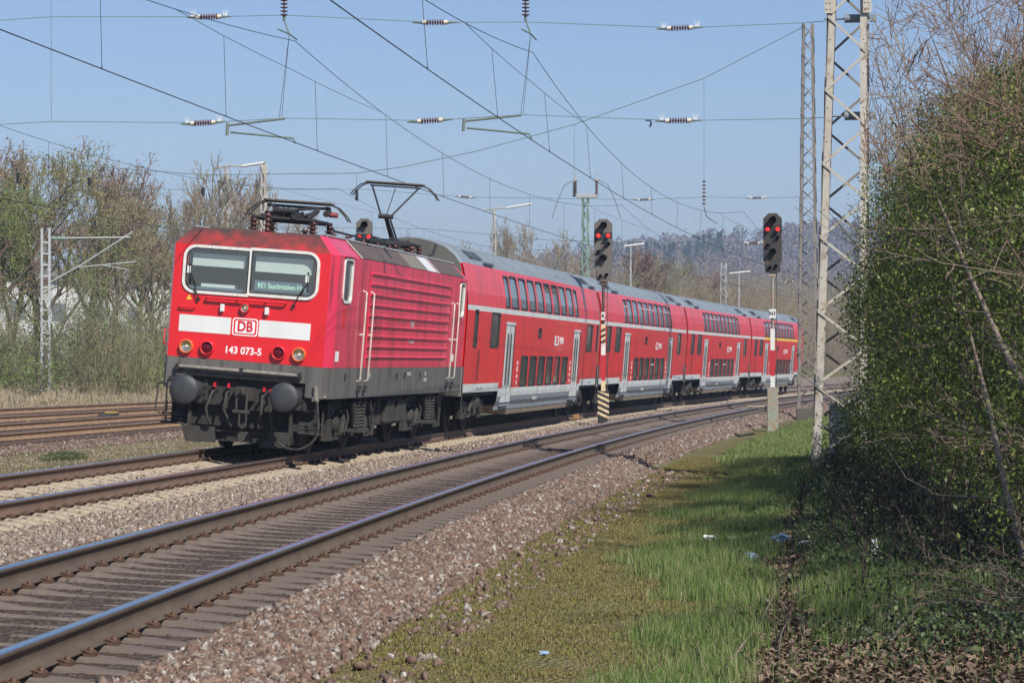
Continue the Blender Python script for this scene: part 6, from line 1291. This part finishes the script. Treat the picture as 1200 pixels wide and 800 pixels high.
# small dark bush left of locomotive and low tufts
rg = np.random.default_rng(9)
def small_bush(label, x, y, rx, ry, h, n_, m=M_ivy):
    z = float(gz(x, y)); r_ = empty('small_bush', (x, y, z)); tag(r_, label, 'bush'); d = rg.normal(size=(n_, 3)); d /= np.linalg.norm(d, axis=1)[:, None]; P = d*rg.random((n_, 1))**.4*[rx, ry, h]; P[:, 2] = np.abs(P[:, 2]); V, Fl = leafquads(P, rg.uniform(.015, .035, n_), rg); npmesh('foliage', V, [Fl], m, r_)
    segs = [((0, 0, 0), tuple(P[i]), .006, .003) for i in range(40)]; V, Fq = seg_mesh(segs, 4); npmesh('stems', V, [Fq], M_stemd, r_)
small_bush('small dark bush on the gravel left of the locomotive front', -9.0, -5.75, 1.1, .45, .2, 900, mat('dark_leaf', (.06, .09, .03), .8, island=[(.025, .03, .018), (.05, .075, .025), (.11, .15, .04), (.04, .045, .025)]))
for (pts_, rr_, lab) in (([(838, 503), (850, 510), (866, 511), (884, 508)], .03, 'black cable lying at the ballast foot left of the N1 signal'), ([(858, 494), (870, 498), (884, 500), (898, 501)], .025, 'short dark cable running to the base of the N1 signal')):
    P = []
    for (u, v) in pts_:
        d = ray(u, v); t = (CZ+.48)/-d.z; q_ = CAMP+d*t; P.append(Vector((q_.x, q_.y, float(gz(q_.x, q_.y))+.03)))
    o = P[0]; c_ = MB().tube([a-o for a in P], rr_, 6).build('track_cable', M_blk); c_.location = o; tag(c_, lab, 'cable')
d = ray(886, 487); q_ = CAMP+d*((CZ+.35)/-d.z); r_ = empty('concrete_block', (q_.x, q_.y, float(gz(q_.x, q_.y)))); tag(r_, 'low concrete cable box beside the base of the N1 signal', 'cable box'); g = MB(); g.box(-.4, .4, -.28, .28, -.1, .22, ch=.02); g.build('housing', M_conf, r_); g = MB(); g.box(-.42, .42, -.30, .30, .22, .27); g.build('lid', M_con, r_)
r_ = empty('wire_clip', A(760, 145)); tag(r_, 'small dark blue clip on the lower cross span left of the right insulator', 'clip'); g = MB(); g.tube([(0, -.05, .06), (0, .03, .06), (0, .05, 0), (0, .02, -.06)], .018, 6); g.build('hook', mat('clip_blue', (.01, .03, .09), .5), r_)
# haze: one closed box of thin air round everything, sky outside
HAZE = True
if HAZE:
    g = MB(); g.box(-4600, 200, -1400, 1000, -8, 112); hz = g.build('haze', [bpy.data.materials.new('haze')]); tag(hz, 'thin bluish haze in front of the far hill', 'haze', kind='stuff'); m = hz.data.materials[0]; m.use_nodes = True; n = m.node_tree; n.nodes.clear()
    out = n.nodes.new('ShaderNodeOutputMaterial'); pv = n.nodes.new('ShaderNodeVolumePrincipled'); pv.inputs['Color'].default_value = (.60, .76, 1, 1); pv.inputs['Density'].default_value = .00042; pv.inputs['Anisotropy'].default_value = .2; n.links.new(pv.outputs[0], out.inputs['Volume'])
